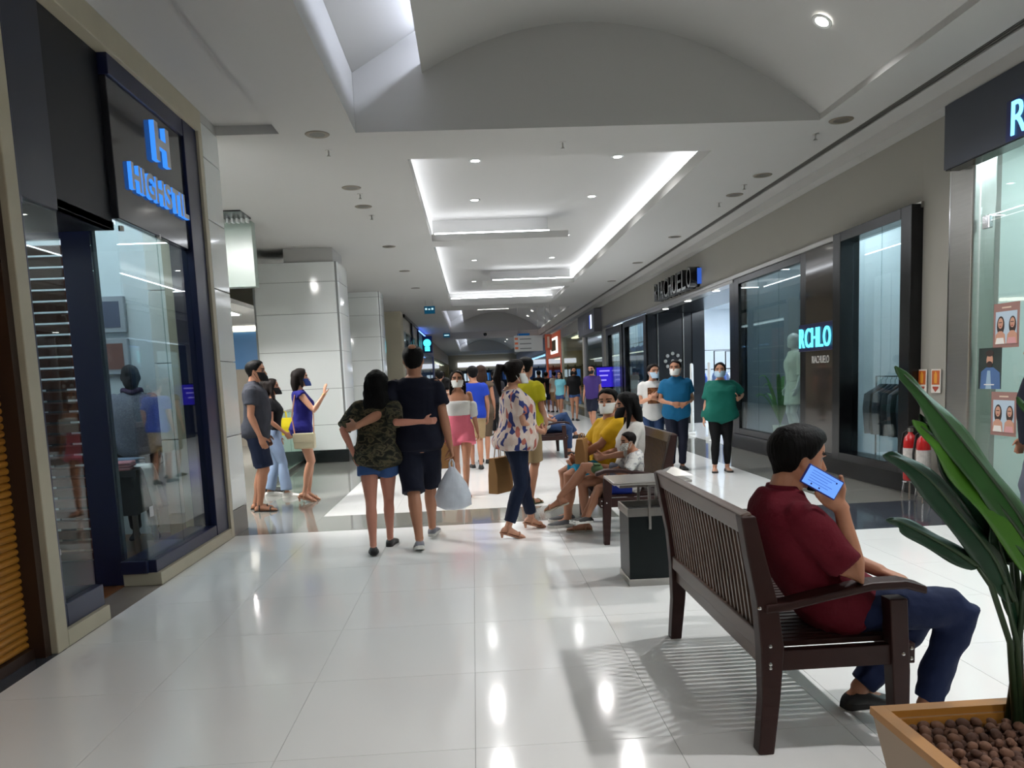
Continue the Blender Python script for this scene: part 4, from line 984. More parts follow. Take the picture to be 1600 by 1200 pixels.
WORK = bpy.data.scenes.new('work')                 # scratch scene for growing meshes, removed at the end
def solid(name, mb, mt, parent, voxel, smooth=3, wr=0.0, seed=0):
    """grow one continuous skin around overlapping closed volumes"""
    me = mb.mesh(name)
    bm = bmesh.new(); bm.from_mesh(me); bmesh.ops.recalc_face_normals(bm, faces=bm.faces); bm.to_mesh(me); bm.free()
    o = bpy.data.objects.new(name, me); WORK.collection.objects.link(o)
    r = o.modifiers.new('r', 'REMESH'); r.mode = 'VOXEL'; r.voxel_size = voxel; r.adaptivity = 0
    s = o.modifiers.new('s', 'SMOOTH'); s.factor = .5; s.iterations = smooth
    vl = WORK.view_layers[0]; vl.update()
    me2 = bpy.data.meshes.new_from_object(o.evaluated_get(vl.depsgraph))
    bpy.data.objects.remove(o); bpy.data.meshes.remove(me)
    me2.name = name
    if wr:
        n = len(me2.vertices); co = np.zeros(n * 3); no = np.zeros(n * 3)
        me2.vertices.foreach_get('co', co); me2.vertices.foreach_get('normal', no); co = co.reshape(-1, 3); no = no.reshape(-1, 3)
        rg = np.random.default_rng(seed + 11); d = np.zeros(n)
        for k in range(9):
            w = rg.normal(size=3) * np.array([1, 1, 1.3]); w = w / np.linalg.norm(w) * rg.uniform(14, 46)
            warp = .8 * np.sin(co @ (rg.normal(size=3) * 9) + rg.uniform(0, 6))
            d += np.sin(co @ w + warp + rg.uniform(0, 6)) ** 3 * rg.uniform(.4, 1)
        co += no * (d * wr / 2.2)[:, None]
        me2.vertices.foreach_set('co', co.ravel()); me2.update()
    me2.polygons.foreach_set('use_smooth', [True] * len(me2.polygons))
    me2.materials.clear()
    for q in (mt if isinstance(mt, (list, tuple)) else [mt]): me2.materials.append(q)
    return link(name, me2, parent)

HEAD = [(0.0, .15, .34, .0), (.05, .23, .40, -.10), (.13, .285, .42, -.2), (.23, .315, .425, -.29), (.33, .33, .41, -.36), (.43, .34, .40, -.41),
        (.51, .345, .385, -.435), (.59, .35, .41, -.45), (.70, .345, .40, -.44), (.82, .305, .335, -.39), (.91, .23, .245, -.29), (.97, .12, .13, -.16), (1.0, .03, .03, -.05)]
TOR_M = [(-.05, .05, .045, .0), (-.03, .086, .066, -.004), (.0, .098, .072, -.008), (.04, .097, .07, -.006), (.09, .089, .064, .0), (.14, .091, .064, .002), (.19, .099, .067, .002),
         (.24, .106, .068, -.002), (.28, .106, .063, -.008), (.305, .09, .052, -.012), (.322, .062, .043, -.014), (.34, .036, .037, -.012)]
TOR_F = [(-.05, .05, .045, .0), (-.03, .09, .068, -.006), (.0, .105, .076, -.01), (.04, .1, .07, -.008), (.09, .08, .056, .0), (.14, .077, .055, .003), (.19, .086, .066, .01),
         (.225, .09, .07, .014), (.27, .092, .058, .0), (.302, .078, .046, -.01), (.32, .052, .038, -.012), (.34, .031, .033, -.01)]

class Person:
    def __init__(s, label, h, loc, heading, sex='m', fat=1.0, sk='tan', pelvis=None, neck=None, mid=None, shyaw=0, pelyaw=0, head=(0, 0, 0),
                 ankL=None, ankR=None, toeL=8, toeR=-8, pitL=0, pitR=0, kneeL=(0, 1, 0), kneeR=(0, 1, 0), wrL=None, wrR=None, elL=(-.3, -1, 0), elR=(.3, -1, 0),
                 handL=None, handR=None, curl=.35, curlL=None, curlR=None, voxel=.009, belly=0.0, name='person', face=True, cat='person', thick=1.0, group=None):
        s.h = h; s.k = h / 1.7; s.sex = sex; s.fat = fat; s.vox = voxel; s.thick = thick
        s.root = thing(name, loc, math.radians(heading), label, cat, group)
        V3 = Vector
        s.P = V3(pelvis) if pelvis else V3((0, 0, .522 * h))
        s.N = s.P + (V3(neck) if neck else V3((0, .01 * h, .335 * h)))
        s.Mid = s.P + (V3(mid) if mid else (s.N - s.P) * .5 + V3((0, .012 * h, 0)))
        py, sy = math.radians(pelyaw), math.radians(shyaw)
        s.latP = V3((math.cos(py), math.sin(py), 0)); s.latS = V3((math.cos(sy), math.sin(sy), 0))
        up = (s.N - s.Mid).normalized(); s.up = up
        s.latS = (s.latS - up * s.latS.dot(up)).normalized(); s.fwdS = up.cross(s.latS)
        s.fwdS = -s.latS.cross(up) if s.fwdS.dot(V3((-math.sin(sy), math.cos(sy), 0))) < 0 else s.fwdS
        shw = (.098 if sex == 'm' else .086) * h * (.9 + .1 * fat)
        shc = s.spine(.295)
        s.sh = {q: shc + s.latS * (sg * shw) + s.fwdS * (-.008 * h) for q, sg in (('L', -1), ('R', 1))}
        hw = .052 * h
        s.hip = {q: s.P + s.latP * (sg * hw) for q, sg in (('L', -1), ('R', 1))}
        T, S_ = .245 * h, .24 * h
        s.knee, s.ank, s.toe, s.pit = {}, {}, {'L': toeL, 'R': toeR}, {'L': pitL, 'R': pitR}
        for q, a, kp in (('L', ankL, kneeL), ('R', ankR, kneeR)):
            sg = -1 if q == 'L' else 1
            a = V3(a) if a else V3((sg * .05 * h, -.01 * h, .047 * h))
            s.knee[q], s.ank[q] = ik(s.hip[q], a, T, S_, V3(kp))
        U, F_ = .172 * h, .15 * h
        s.elb, s.wr, s.hd = {}, {}, {}
        for q, w, ep, hnd in (('L', wrL, elL, handL), ('R', wrR, elR, handR)):
            sg = -1 if q == 'L' else 1
            w = V3(w) if w else s.sh[q] + V3((sg * .035 * h, .035 * h, -.31 * h))
            s.elb[q], s.wr[q] = ik(s.sh[q], w, U, F_, V3(ep))
            d = (s.wr[q] - s.elb[q]).normalized()
            if hnd: d2, n2 = V3(hnd[0]).normalized(), V3(hnd[1]).normalized()
            else:
                d2 = d; n2 = V3((-sg, 0, 0)) if abs(d.x) < .8 else V3((0, 0, -1))
            n2 = (n2 - d2 * n2.dot(d2)).normalized(); s.hd[q] = (d2, n2, curl if (curlL if q == 'L' else curlR) is None else (curlL if q == 'L' else curlR))
        yaw, pit, rol = [math.radians(v) for v in head]
        base = Matrix((s.latS.cross(Vector((0, 0, 1))).cross(Vector((0, 0, 1))) * -1, Vector((0, 0, 1)).cross(s.latS), Vector((0, 0, 1)))).transposed()
        fx = Vector((s.latS.x, s.latS.y, 0)).normalized(); fy = Vector((-fx.y, fx.x, 0))
        base = Matrix((fx, fy, Vector((0, 0, 1)))).transposed()
        s.HM = base @ Euler((pit, rol, yaw), 'ZYX').to_matrix() if False else base @ (Matrix.Rotation(yaw, 3, 'Z') @ Matrix.Rotation(pit, 3, 'X') @ Matrix.Rotation(rol, 3, 'Y'))
        s.hh = .137 * h
        s.HB = s.N + up * (.012 * h) + s.HM @ Vector((0, .10 * s.hh, .16 * s.hh)) - s.HM @ Vector((0, 0, .12 * s.hh))
        s.tor = []
        for z, rx, ry, yo in (TOR_M if sex == 'm' else TOR_F):
            f = fat if z < .3 else 1 + (fat - 1) * .4
            b = belly * math.exp(-((z - .08) / .07) ** 2)
            s.tor.append((z, rx * h * f, (ry + b * .5) * h * f, (yo + b * .5) * h))
        s.body(sk, face)
    def spine(s, z):
        t = max(-.2, z / .335); P, M, N = s.P, s.Mid, s.N
        if t < 0: return P + (M - P).normalized() * (z * s.h)
        C = 2 * M - .5 * P - .5 * N
        return P * (1 - t) ** 2 + C * (2 * t * (1 - t)) + N * t * t
    def frame(s, z):
        t = min(1, max(0, z / .335)); e = .01
        tan = (s.spine(z + e) - s.spine(z - e)).normalized()
        lat = (s.latP * (1 - t) + s.latS * t); lat = (lat - tan * lat.dot(tan)).normalized(); fwd = tan.cross(lat)
        return lat, fwd
    def torso_ring(s, z, rx, ry, yo, n=24, power=2.4):
        lat, fwd = s.frame(z); c = s.spine(z) + fwd * yo; out = []
        for k in range(n):
            a = 2 * math.pi * k / n; ca, sa = math.cos(a), math.sin(a)
            e = 2 / power
            out.append(c + lat * (rx * math.copysign(abs(ca) ** e, ca)) + fwd * (ry * math.copysign(abs(sa) ** e, sa)))
        return out
    def at(s, z, i):
        T = s.tor
        for a, b in zip(T, T[1:]):
            if z <= b[0]: f = (z - a[0]) / (b[0] - a[0]); return a[i] + (b[i] - a[i]) * f
        return T[-1][i]
    def torso(s, mb, z0, z1, off=0.0, n=10, grow=None):
        zs = [z0] + [t[0] for t in s.tor if z0 + .004 < t[0] < z1 - .004] + [z1]
        mb.loft([s.torso_ring(z, s.at(z, 1) + off + (grow(z) if grow else 0), s.at(z, 2) + off + (grow(z) if grow else 0), s.at(z, 3)) for z in zs])
    def legpts(s, q, f0=0.0, f1=2.0):
        """points along the leg, parameter 0 hip, 1 knee, 2 ankle; with radii"""
        k = s.k * (.55 + .45 * s.fat) * s.thick
        R = [(0.0, .088), (.25, .085), (.5, .076), (.75, .066), (.93, .057), (1.0, .055), (1.12, .051), (1.3, .055), (1.5, .049), (1.75, .038), (1.93, .034), (2.0, .035)]
        if s.sex == 'f': R = [(a, r * (1.0 if a < .6 else .93)) for a, r in R]
        out = []
        us = sorted({f0, f1} | {a for a, _ in R if f0 < a < f1})
        for u in us:
            p = s.hip[q].lerp(s.knee[q], u) if u <= 1 else s.knee[q].lerp(s.ank[q], u - 1)
            for (a, r), (b, r2) in zip(R, R[1:]):
                if a <= u <= b + 1e-6: rr = r + (r2 - r) * (u - a) / (b - a); break
            if 1.1 < u < 1.7:
                sd = (s.knee[q] - (s.hip[q] + s.ank[q]) / 2)
                if sd.length > .02: p = p - sd.normalized() * .012 * s.k
                else: p = p + Vector((0, -.012 * s.k, 0))
            out.append((p, rr * k))
        return out
    def armpts(s, q, f0=0.0, f1=2.0):
        k = s.k * (.6 + .4 * s.fat) * (1.0 if s.sex == 'm' else .86) * (.5 + .5 * s.thick)
        R = [(0.0, .054), (.2, .053), (.5, .047), (.85, .040), (1.0, .039), (1.2, .041), (1.45, .037), (1.8, .028), (2.0, .0265)]
        us = sorted({f0, f1} | {a for a, _ in R if f0 < a < f1}); out = []
        for u in us:
            p = s.sh[q].lerp(s.elb[q], u) if u <= 1 else s.elb[q].lerp(s.wr[q], u - 1)
            for (a, r), (b, r2) in zip(R, R[1:]):
                if a <= u <= b + 1e-6: rr = r + (r2 - r) * (u - a) / (b - a); break
            out.append((p, rr * k))
        return out
    def hp(s, x, y, z): return s.HB + s.HM @ (Vector((x, y, z)) * s.hh)
    def head_ring(s, z, sc=1.0, n=22, add=0.0):
        for a, b in zip(HEAD, HEAD[1:]):
            if a[0] <= z <= b[0] + 1e-6: f = (z - a[0]) / (b[0] - a[0]); break
        w, fr, bk = [a[i] + (b[i] - a[i]) * f for i in (1, 2, 3)]
        c = (fr + bk) / 2; d = (fr - bk) / 2
        return [s.hp((w * sc + add) * math.copysign(abs(math.cos(t)) ** .9, math.cos(t)), c + (d * sc + add) * math.copysign(abs(math.sin(t)) ** .9, math.sin(t)), z) for t in [2 * math.pi * k / n for k in range(n)]]
    def hand(s, mb, q):
        w = s.wr[q]; d, n, cu = s.hd[q]; sg = -1 if q == 'L' else 1; k = s.k * (1.0 if s.sex == 'm' else .9)
        lat = d.cross(n) * 1.0                                          # across the palm
        # thumb side: for a hanging hand the thumb points forward
        s1 = 1.0 if lat.dot(s.fwdS) > 0 else -1.0
        if hasattr(s, 'thumb') and q in s.thumb: s1 = s.thumb[q]
        lat = lat * s1
        mb.loft([[w + d * (l * k) + lat * (wd * k * math.cos(a)) + n * (th * k * math.sin(a)) for a in [2 * math.pi * j / 12 for j in range(12)]]
                 for l, wd, th in ((-.02, .026, .021), (.015, .032, .018), (.05, .040, .016), (.082, .040, .0135), (.095, .034, .010))])
        fl = [(.030, .068), (.0105, .078), (-.010, .072), (-.029, .056)]
        cus = cu if isinstance(cu, (list, tuple)) else [cu] * 5
        for i, (o, L) in enumerate(fl):
            p = w + d * (.082 * k) + lat * (o * k); dd = d + lat * (o * 1.5); dd.normalize(); pts = [p - d * .02 * k, p]; ang = cus[i]
            for j, f in enumerate((.45, .32, .26)):
                dd = (dd * math.cos(ang) + n * math.sin(ang)).normalized(); nn = n
                p = p + dd * (L * f * k); pts.append(p)
                n2 = n - dd * n.dot(dd)
                ang = cus[i] * 1.1
            r = .0088 * k
            mb.tube(pts, [r * 1.05, r * 1.05, r, r * .95, r * .85], 8, rnd=True)
        # thumb leaves the side of the palm near its base
        p0 = w + d * (.022 * k) + lat * (.024 * k); td = (d * .62 + lat * .75 + n * (.2 + .4 * cus[4])).normalized()
        p1 = p0 + td * (.038 * k); td2 = (d * .9 + lat * (.45 - .5 * cus[4]) + n * (.25 + .7 * cus[4])).normalized(); p2 = p1 + td2 * (.03 * k); p3 = p2 + td2 * (.024 * k)
        mb.tube([p0, p1, p2, p3], [.014 * k, .012 * k, .0102 * k, .009 * k], 8, rnd=True)
    def footframe(s, q):
        a = math.radians(s.toe[q]); f = Vector((-math.sin(a), math.cos(a), 0)) if True else None
        p = math.radians(s.pit[q])                                        # positive: heel up, toes down
        d = Vector((f.x * math.cos(p), f.y * math.cos(p), -math.sin(p))); lat = Vector((f.y, -f.x, 0)); up = lat.cross(d)
        return d, lat, up
    def foot(s, mb, q, off=0.0, ht=1.0):
        d, lat, up = s.footframe(q); A = s.ank[q]; k = s.k
        # along the foot from heel: (distance from ankle, half width, top above sole, sole)
        pr = [(-.06, .018, .028), (-.05, .029, .05), (-.02, .033, .075), (.02, .033, .078), (.06, .036, .062), (.11, .043, .046), (.15, .045, .034), (.18, .036, .026), (.195, .02, .016)]
        sole = A - up * (.075 * k)
        mb.loft([[sole + d * (l * k + (math.copysign(off, l) if i in (0, len(pr) - 1) else 0)) + lat * ((w * k + off) * math.cos(t)) + up * ((hgt * k * ht / 2) + (hgt * k * ht / 2 + off) * math.sin(t)) for t in [2 * math.pi * j / 14 for j in range(14)]] for i, (l, w, hgt) in enumerate(pr)])
    def body(s, sk, face):
        mb = MB(); h = s.h
        s.torso(mb, -.05, .34)
        for q in 'LR':
            L = s.legpts(q); mb.tube([p for p, _ in L], [r for _, r in L], 12, rnd=True)
            A = s.armpts(q); mb.tube([p for p, _ in A], [r for _, r in A], 12, rnd=True)
            mb.ell(s.sh[q] + s.up * (-.005 * h), .05 * s.k * (.7 + .3 * s.fat), .048 * s.k, .05 * s.k, 12, 8)
            s.hand(mb, q); s.foot(mb, q)
        nr = (.036 if s.sex == 'm' else .029) * h * (.8 + .2 * s.fat)
        mb.tube([s.N - s.up * .02 * h, s.N + s.up * .01 * h, s.hp(0, -.06, .2), s.hp(0, -.04, .42)], [nr * 1.15, nr, nr * .95, nr * .9], 14)
        mb.loft([s.head_ring(z) for z, *_ in HEAD])
        # nose, ears, brow, lips
        mb.tube([s.hp(0, .385, .53), s.hp(0, .45, .42), s.hp(0, .50, .345), s.hp(0, .43, .31)], [.03 * s.hh, .045 * s.hh, .062 * s.hh, .05 * s.hh], 8, rnd=True)
        for sx in (-1, 1):
            mb.ell(s.hp(sx * .355, -.03, .44), .035 * s.hh, .085 * s.hh, .13 * s.hh, 8, 6, s.HM @ Matrix.Rotation(sx * .3, 3, 'Z'))
        mb.tube([s.hp(-.2, .365, .575), s.hp(0, .40, .59), s.hp(.2, .365, .575)], .03 * s.hh, 8)
        mb.tube([s.hp(-.1, .40, .225), s.hp(0, .435, .228), s.hp(.1, .40, .225)], .032 * s.hh, 8)
        o = solid('body', mb, [SK[sk] if isinstance(sk, str) else sk, m_eye, m_lip, H_DARK], s.root, s.vox, 2)
        s.bodyo = o
        if face:
            me = o.data; n = len(me.polygons); c = np.zeros(n * 3); me.polygons.foreach_get('center', c); c = c.reshape(-1, 3)
            inv = np.array(s.HM.transposed()); loc = ((c - np.array(s.HB)) @ inv.T) / s.hh
            x, y, z = loc.T; mi = np.zeros(n, int); fr = y > .26
            ev = max(.035, .55 * s.vox / s.hh)
            mi[fr & (np.abs(np.abs(x) - .155) < .075) & (np.abs(z - .505) < ev)] = 1
            mi[fr & (np.abs(np.abs(x) - .155) < .105) & (np.abs(z - .60) < ev * .8)] = 3
            mi[(y > .3) & (np.abs(x) < .13) & (np.abs(z - .225) < ev)] = 2
            me.polygons.foreach_set('material_index', mi.tolist())
    # ---------------- clothing
    def top(s, mt, hem=-.02, sleeve=.55, off=.013, neckz=.325, loose=.012, name='shirt', wr=.004, straps=True, slv_loose=1.0, cuff=0.0, sleeves='LR'):
        mb = MB(); k = s.k
        s.torso(mb, hem, neckz, off * k, grow=lambda z: loose * k * (1 if z < .2 else .4) * (1.0 if z < .12 else max(0, (.3 - z) / .18)))
        if sleeve > 0:
            for q in sleeves:
                A = s.armpts(q, 0, sleeve)
                mb.tube([p for p, _ in A], [r + (off + .004 + (.010 * slv_loose * i / max(1, len(A) - 1))) * k for i, (_, r) in enumerate(A)], 14)
                mb.ell(s.sh[q], (.06 * (.7 + .3 * s.fat)) * k, .058 * k, .056 * k, 12, 8)
        return solid(name, mb, mt, s.root, max(s.vox * 1.5, .0125), 3, wr, int(s.h * 1000))
    def collar(s, mt):
        mb = MB(); lat, fwd = s.frame(.325)
        c = s.spine(.335); up = s.up; k = s.k
        R = []
        for i in range(20):
            a = math.pi / 2 + .18 + (2 * math.pi - .36) * i / 19
            R.append((a,))
        rin = [c + lat * (.062 * k * math.cos(a)) + fwd * (.064 * k * math.sin(a) - .004) + up * (.03 * k - (.035 * k if math.sin(a) > .6 else 0)) for (a,) in R]
        rout = [c + lat * (.083 * k * math.cos(a)) + fwd * (.085 * k * math.sin(a)) - up * (.012 * k + (.03 * k if math.sin(a) > .6 else 0)) for (a,) in R]
        a_, b_ = mb.ring(rin), mb.ring(rout)
        for i in range(19): mb.face((a_[i], a_[i + 1], b_[i + 1], b_[i]))
        o = mb.build('collar', mt, s.root, smooth=True); o.modifiers.new('s', 'SOLIDIFY').thickness = .006
    def pants(s, mt, length=1.93, off=.012, waist=.065, name='trousers', flare=0.0, wr=.004, slim=False):
        mb = MB(); k = s.k
        s.torso(mb, -.045, waist, off * k)
        for q in 'LR':
            L = s.legpts(q, 0, length)
            out = []
            for i, (p, r) in enumerate(L):
                u = i / max(1, len(L) - 1)
                rr = r + off * k
                if not slim: rr = max(rr, (.074 - .018 * u) * k * (.6 + .4 * s.fat)) if length > 1.2 else rr + flare * k * u
                if length > 1.2: rr += flare * k * max(0, u - .5) * 2
                out.append(rr)
            mb.tube([p for p, _ in L], out, 14)
        return solid(name, mb, mt, s.root, max(s.vox * 1.5, .0125), 3, wr, int(s.h * 777))
    def skirt(s, mt, z0, z1, flare=.03, off=.012, name='skirt', wr=.006):
        """straight skirt: z in height units from the pelvis"""
        mb = MB(); k = s.k; rings = []
        for i in range(7):
            u = i / 6; z = z1 + (z0 - z1) * u; zz = max(z, -.0)
            rx = s.at(zz, 1) + off * k + flare * k * u; ry = s.at(zz, 2) + off * k + flare * k * u
            lat, fwd = s.frame(max(z, 0)); c = s.spine(zz) + (Vector((0, 0, z * s.h)) if z < 0 else Vector((0, 0, 0)))
            rings.append([c + lat * (rx * math.cos(a)) + fwd * (ry * math.sin(a)) for a in [2 * math.pi * j / 24 for j in range(24)]])
        mb.loft(rings); return solid(name, mb, mt, s.root, max(s.vox * 1.5, .0125), 3, wr)
    def shoes(s, mt, msole=None, ht=1.0, name='shoe', low=True):
        for q in 'LR':
            mb = MB(); s.foot(mb, q, .007, .86 * ht)
            o = solid(name, mb, mt, s.root, .009, 2)
            if msole:
                d, lat, up = s.footframe(q); A = s.ank[q]; k = s.k; sole = A - up * (.075 * k)
                pr = [(-.068, .02), (-.05, .034), (0, .036), (.06, .038), (.11, .047), (.15, .05), (.185, .04), (.204, .02)]
                poly = [sole + d * (l * k) + lat * (w * k) for l, w in pr] + [sole + d * (l * k) - lat * (w * k) for l, w in reversed(pr)]
                MB().prism([p - up * .013 for p in poly], up * .03).build('sole', msole, o, bevel=.004)
    def sandals(s, mt, msole, heel=0.0):
        for q in 'LR':
            d, lat, up = s.footframe(q); A = s.ank[q]; k = s.k; sole = A - up * (.075 * k)
            pr = [(-.066, .02), (-.05, .034), (0, .034), (.06, .036), (.11, .045), (.15, .048), (.185, .038), (.2, .02)]
            poly = [sole + d * (l * k) + lat * (w * k) for l, w in pr] + [sole + d * (l * k) - lat * (w * k) for l, w in reversed(pr)]
            o = MB().prism([p - up * .012 for p in poly], up * .014).build('sandal', msole, s.root, bevel=.003)
            for l, hh_ in ((.125, .042), (.005, .08)):
                pts = [sole + d * (l * k) + lat * (.05 * k * math.cos(a)) + up * (hh_ * k * max(0, math.sin(a)) + .004) for a in [math.pi * i / 10 for i in range(11)]]
                MB().tube(pts, .008, 6).build('strap', mt, o)
            if heel:
                hl = sole - d * (.045 * k)
                MB().loft([[hl + Vector((.018 * math.cos(a), .018 * math.sin(a), -.005)) for a in [2 * math.pi * j / 10 for j in range(10)]], [Vector((hl.x + .009 * math.cos(a), hl.y + .009 * math.sin(a), hl.z - heel)) for a in [2 * math.pi * j / 10 for j in range(10)]]]).build('heel', msole, o)
    def mask(s, mt, loops=True):
        mb = MB(); rows = []
        for i in range(9):
            z = .01 + .42 * i / 8; row = []
            for j in range(13):
                t = math.radians(15 + 150 * j / 12)
                zz = min(max(z, .02), .99)
                for a, b in zip(HEAD, HEAD[1:]):
                    if a[0] <= zz <= b[0]: f = (zz - a[0]) / (b[0] - a[0]); break
                w, fr, bk = [a[q] + (b[q] - a[q]) * f for q in (1, 2, 3)]
                c_, d_ = (fr + bk) / 2, (fr - bk) / 2; w = max(w, .25); d_ = max(d_, .33)
                bulge = .05 + .1 * max(0, math.sin(t)) ** 3 * math.sin(math.pi * min(1, .15 + i / 8))
                pl = .008 * (i % 2)
                row.append(s.hp((w + .035 + pl) * math.cos(t) * .98, c_ + (d_ + bulge + pl) * math.sin(t), z))
            rows.append(mb.ring(row))
        for a, b in zip(rows, rows[1:]):
            for j in range(12): mb.face((a[j], a[j + 1], b[j + 1], b[j]))
        o = mb.build('face_mask', mt, s.root, smooth=True, fix=False); o.modifiers.new('s', 'SOLIDIFY').thickness = .004
        if loops:
            for sx in (-1, 1): MB().tube([s.hp(sx * .36, .16, .36), s.hp(sx * .385, .0, .5), s.hp(sx * .38, -.1, .46), s.hp(sx * .37, .0, .3), s.hp(sx * .35, .14, .1)], .0025, 5).build('ear_loop', mt, o)
    def hair(s, mt, style='short', length=.3, vol=1.0, bald=False, part=0.0, back=(0, -1), wr=None, width=1.0, fringe=.86):
        n = 28; mb = MB(); K = 7
        def low(t):                                  # t: angle, 90 deg = face
            a = math.degrees(t) % 360; d = abs((a - 90 + 180) % 360 - 180)   # 0 face .. 180 back
            if style == 'short': pts = [(0, fringe), (30, fringe - .01), (46, .76), (60, .70), (76, .44), (95, .50), (118, .26), (180, .10)]
            else: pts = [(0, fringe), (30, fringe - .04), (52, .6), (75, .25), (110, .05), (180, .0)]
            for (p, z1), (q, z2) in zip(pts, pts[1:]):
                if p <= d <= q: return z1 + (z2 - z1) * (d - p) / (q - p)
            return pts[-1][1]
        outer, inner = [], []
        def pt(z, t, add):
            z_ = min(max(z, 0), .999)
            for a, b in zip(HEAD, HEAD[1:]):
                if a[0] <= z_ <= b[0] + 1e-6: f = (z_ - a[0]) / (b[0] - a[0]); break
            w, fr, bk = [a[i] + (b[i] - a[i]) * f for i in (1, 2, 3)]
            c, d = (fr + bk) / 2, (fr - bk) / 2
            if z < .3: w = max(w, .30); bk = min(bk, -.30); c, d = (fr + bk) / 2, (fr - bk) / 2
            up_ = max(0, z_ - .75) * add * 2.2
            return s.hp((w + add) * math.cos(t), c + (d + add) * math.sin(t), z + up_)
        for i in range(K + 1):
            u = i / K; ro, ri = [], []
            for j in range(n):
                t = 2 * math.pi * j / n; z = .995 + (low(t) + .018 * math.sin(5 * t + 1) + .012 * math.sin(11 * t) - .995) * u
                th = (.03 + .04 * math.sin(math.pi * min(1, u * .9 + .1))) * vol
                if u > .99: th *= .45
                ro.append(pt(z, t, th)); ri.append(pt(z - .0, t, -.05))
            outer.append(ro); inner.append(ri)
        # closed shell: outer from crown to edge, then back on the inside
        R = [mb.ring(r) for r in outer]; I = [mb.ring(r) for r in inner]
        for A in (R, I):
            for a, b in zip(A, A[1:]):
                for j in range(n): mb.face((a[j], a[(j + 1) % n], b[(j + 1) % n], b[j]))
        mb.face(R[0]); mb.face(I[0][::-1])
        for j in range(n): mb.face((R[-1][j], R[-1][(j + 1) % n], I[-1][(j + 1) % n], I[-1][j]))
        L = length * s.h
        B = s.HM @ Vector((0, -1, 0)); X = s.HM @ Vector((1, 0, 0))
        if style == 'long':
            p0 = s.hp(0, -.22, .55); p1 = s.hp(0, -.33, .1); p2 = p1 + Vector((0, 0, -L * .45)) + B * .015; p3 = p1 + Vector((0, 0, -L)) + B * .005
            hw = .40 * s.hh * width
            mb.tube([p0, p1, p2, p3], [(hw * .95, .26 * s.hh), (hw, .25 * s.hh), (hw * 1.0, .19 * s.hh), (hw * .62, .1 * s.hh)], 18, side=X, rnd=True)
            for sx in (-1, 1):
                q0 = s.hp(sx * .33, .02, .55); q1 = s.hp(sx * .39 * (.8 + .2 * width), .02, .12); q2 = q1 + Vector((0, 0, -L * .6)) + (s.HM @ Vector((sx * .01, .02, 0)))
                mb.tube([q0, q1, q2], [.10 * s.hh, .12 * s.hh * width, .06 * s.hh], 10, rnd=True)
        if style == 'pony':
            p0 = s.hp(0, -.40, .68); bd = s.HM @ Vector((back[0], back[1], 0)).normalized()
            p1 = p0 + bd * .06 + Vector((0, 0, .005)); p2 = p1 + bd * .03 + Vector((0, 0, -L * .4)); p3 = p1 + Vector((0, 0, -L))
            mb.tube([p0, p1, p2, p3], [.022, .035, .042, .015], 10, rnd=True)
        if style == 'bun': mb.ell(s.hp(0, -.5, .75), .3 * s.hh, .3 * s.hh, .28 * s.hh, 12, 8)
        if style == 'bob': 
            p0 = s.hp(0, -.22, .6); p1 = s.hp(0, -.3, .15); p2 = p1 + Vector((0, 0, -L))
            mb.tube([p0, p1, p2], [(.4 * s.hh, .27 * s.hh), (.42 * s.hh, .25 * s.hh), (.40 * s.hh, .17 * s.hh)], 16, side=X, rnd=True)
            for sx in (-1, 1): mb.tube([s.hp(sx * .33, .02, .6), s.hp(sx * .38, .04, .2), s.hp(sx * .38, .06, -.02)], [.1 * s.hh, .1 * s.hh, .07 * s.hh], 10, rnd=True)
        mm = [mt, SK['tan']]
        o = solid('hair', mb, mt, s.root, max(s.vox * .95, .0085), 2, (.003 if wr is None else wr), 5)
        return o

def bag_tote(label, loc, w, d, h, mt, rz=0, handle=.1, name='paper_bag', cat='bag', mh=None):
    t = thing(name, loc, rz, label, cat)
    mb = MB().loft([[(-w / 2, -d / 2, 0), (w / 2, -d / 2, 0), (w / 2, d / 2, 0), (-w / 2, d / 2, 0)], [(-w * .48, -d * .5, h * .5), (w * .48, -d * .5, h * .5), (w * .48, d * .5, h * .5), (-w * .48, d * .5, h * .5)], [(-w / 2, -d * .3, h), (w / 2, -d * .3, h), (w / 2, d * .3, h), (-w / 2, d * .3, h)]])
    mb.build('body', mt, t, bevel=.004)
    for y in (-d * .28, d * .28): MB().tube([(-w * .2, y, h - .02), (-w * .16, y * .6, h + handle * .8), (0, 0, h + handle), (w * .16, y * .6, h + handle * .8), (w * .2, y, h - .02)], .005, 6).build('handle', mh or mt, t)
    return t
# ------------------------------------------------------------------ the people in the corridor
def loc2(p, loc, hd):
    a = -math.radians(hd); x, y = p[0] - loc[0], p[1] - loc[1]
    return (x * math.cos(a) - y * math.sin(a), x * math.sin(a) + y * math.cos(a), p[2])
def dir2(p, hd): return loc2(p, (0, 0), hd)
f_denim = fabric('denim', (38, 58, 92), .8, .3, 30, .25); f_denim2 = fabric('light_denim', (128, 146, 172), .8, .3, 30, .15); f_denimd = fabric('dark_denim', (20, 30, 52), .8, .3, 24, .2)
f_jeansman = fabric('blue_jeans', (18, 30, 62), .8, .35, 20, .3); f_denims = fabric('denim_shorts', (52, 78, 124), .8, .3, 30, .2)
f_navy = fabric('navy_tee', (15, 18, 34)); f_navy2 = fabric('navy_shorts', (20, 24, 40)); f_white = fabric('white_cotton', (206, 206, 204)); f_black = fabric('black_cotton', (16, 16, 19))
f_masksurg = fabric('pale_blue_mask', (170, 196, 216), .8, .1); f_maskw = fabric('white_mask', (214, 214, 210), .8, .1); f_maskb = fabric('black_mask', (14, 14, 16), .8, .1); f_maskn = fabric('blue_mask', (44, 66, 128), .8, .1)
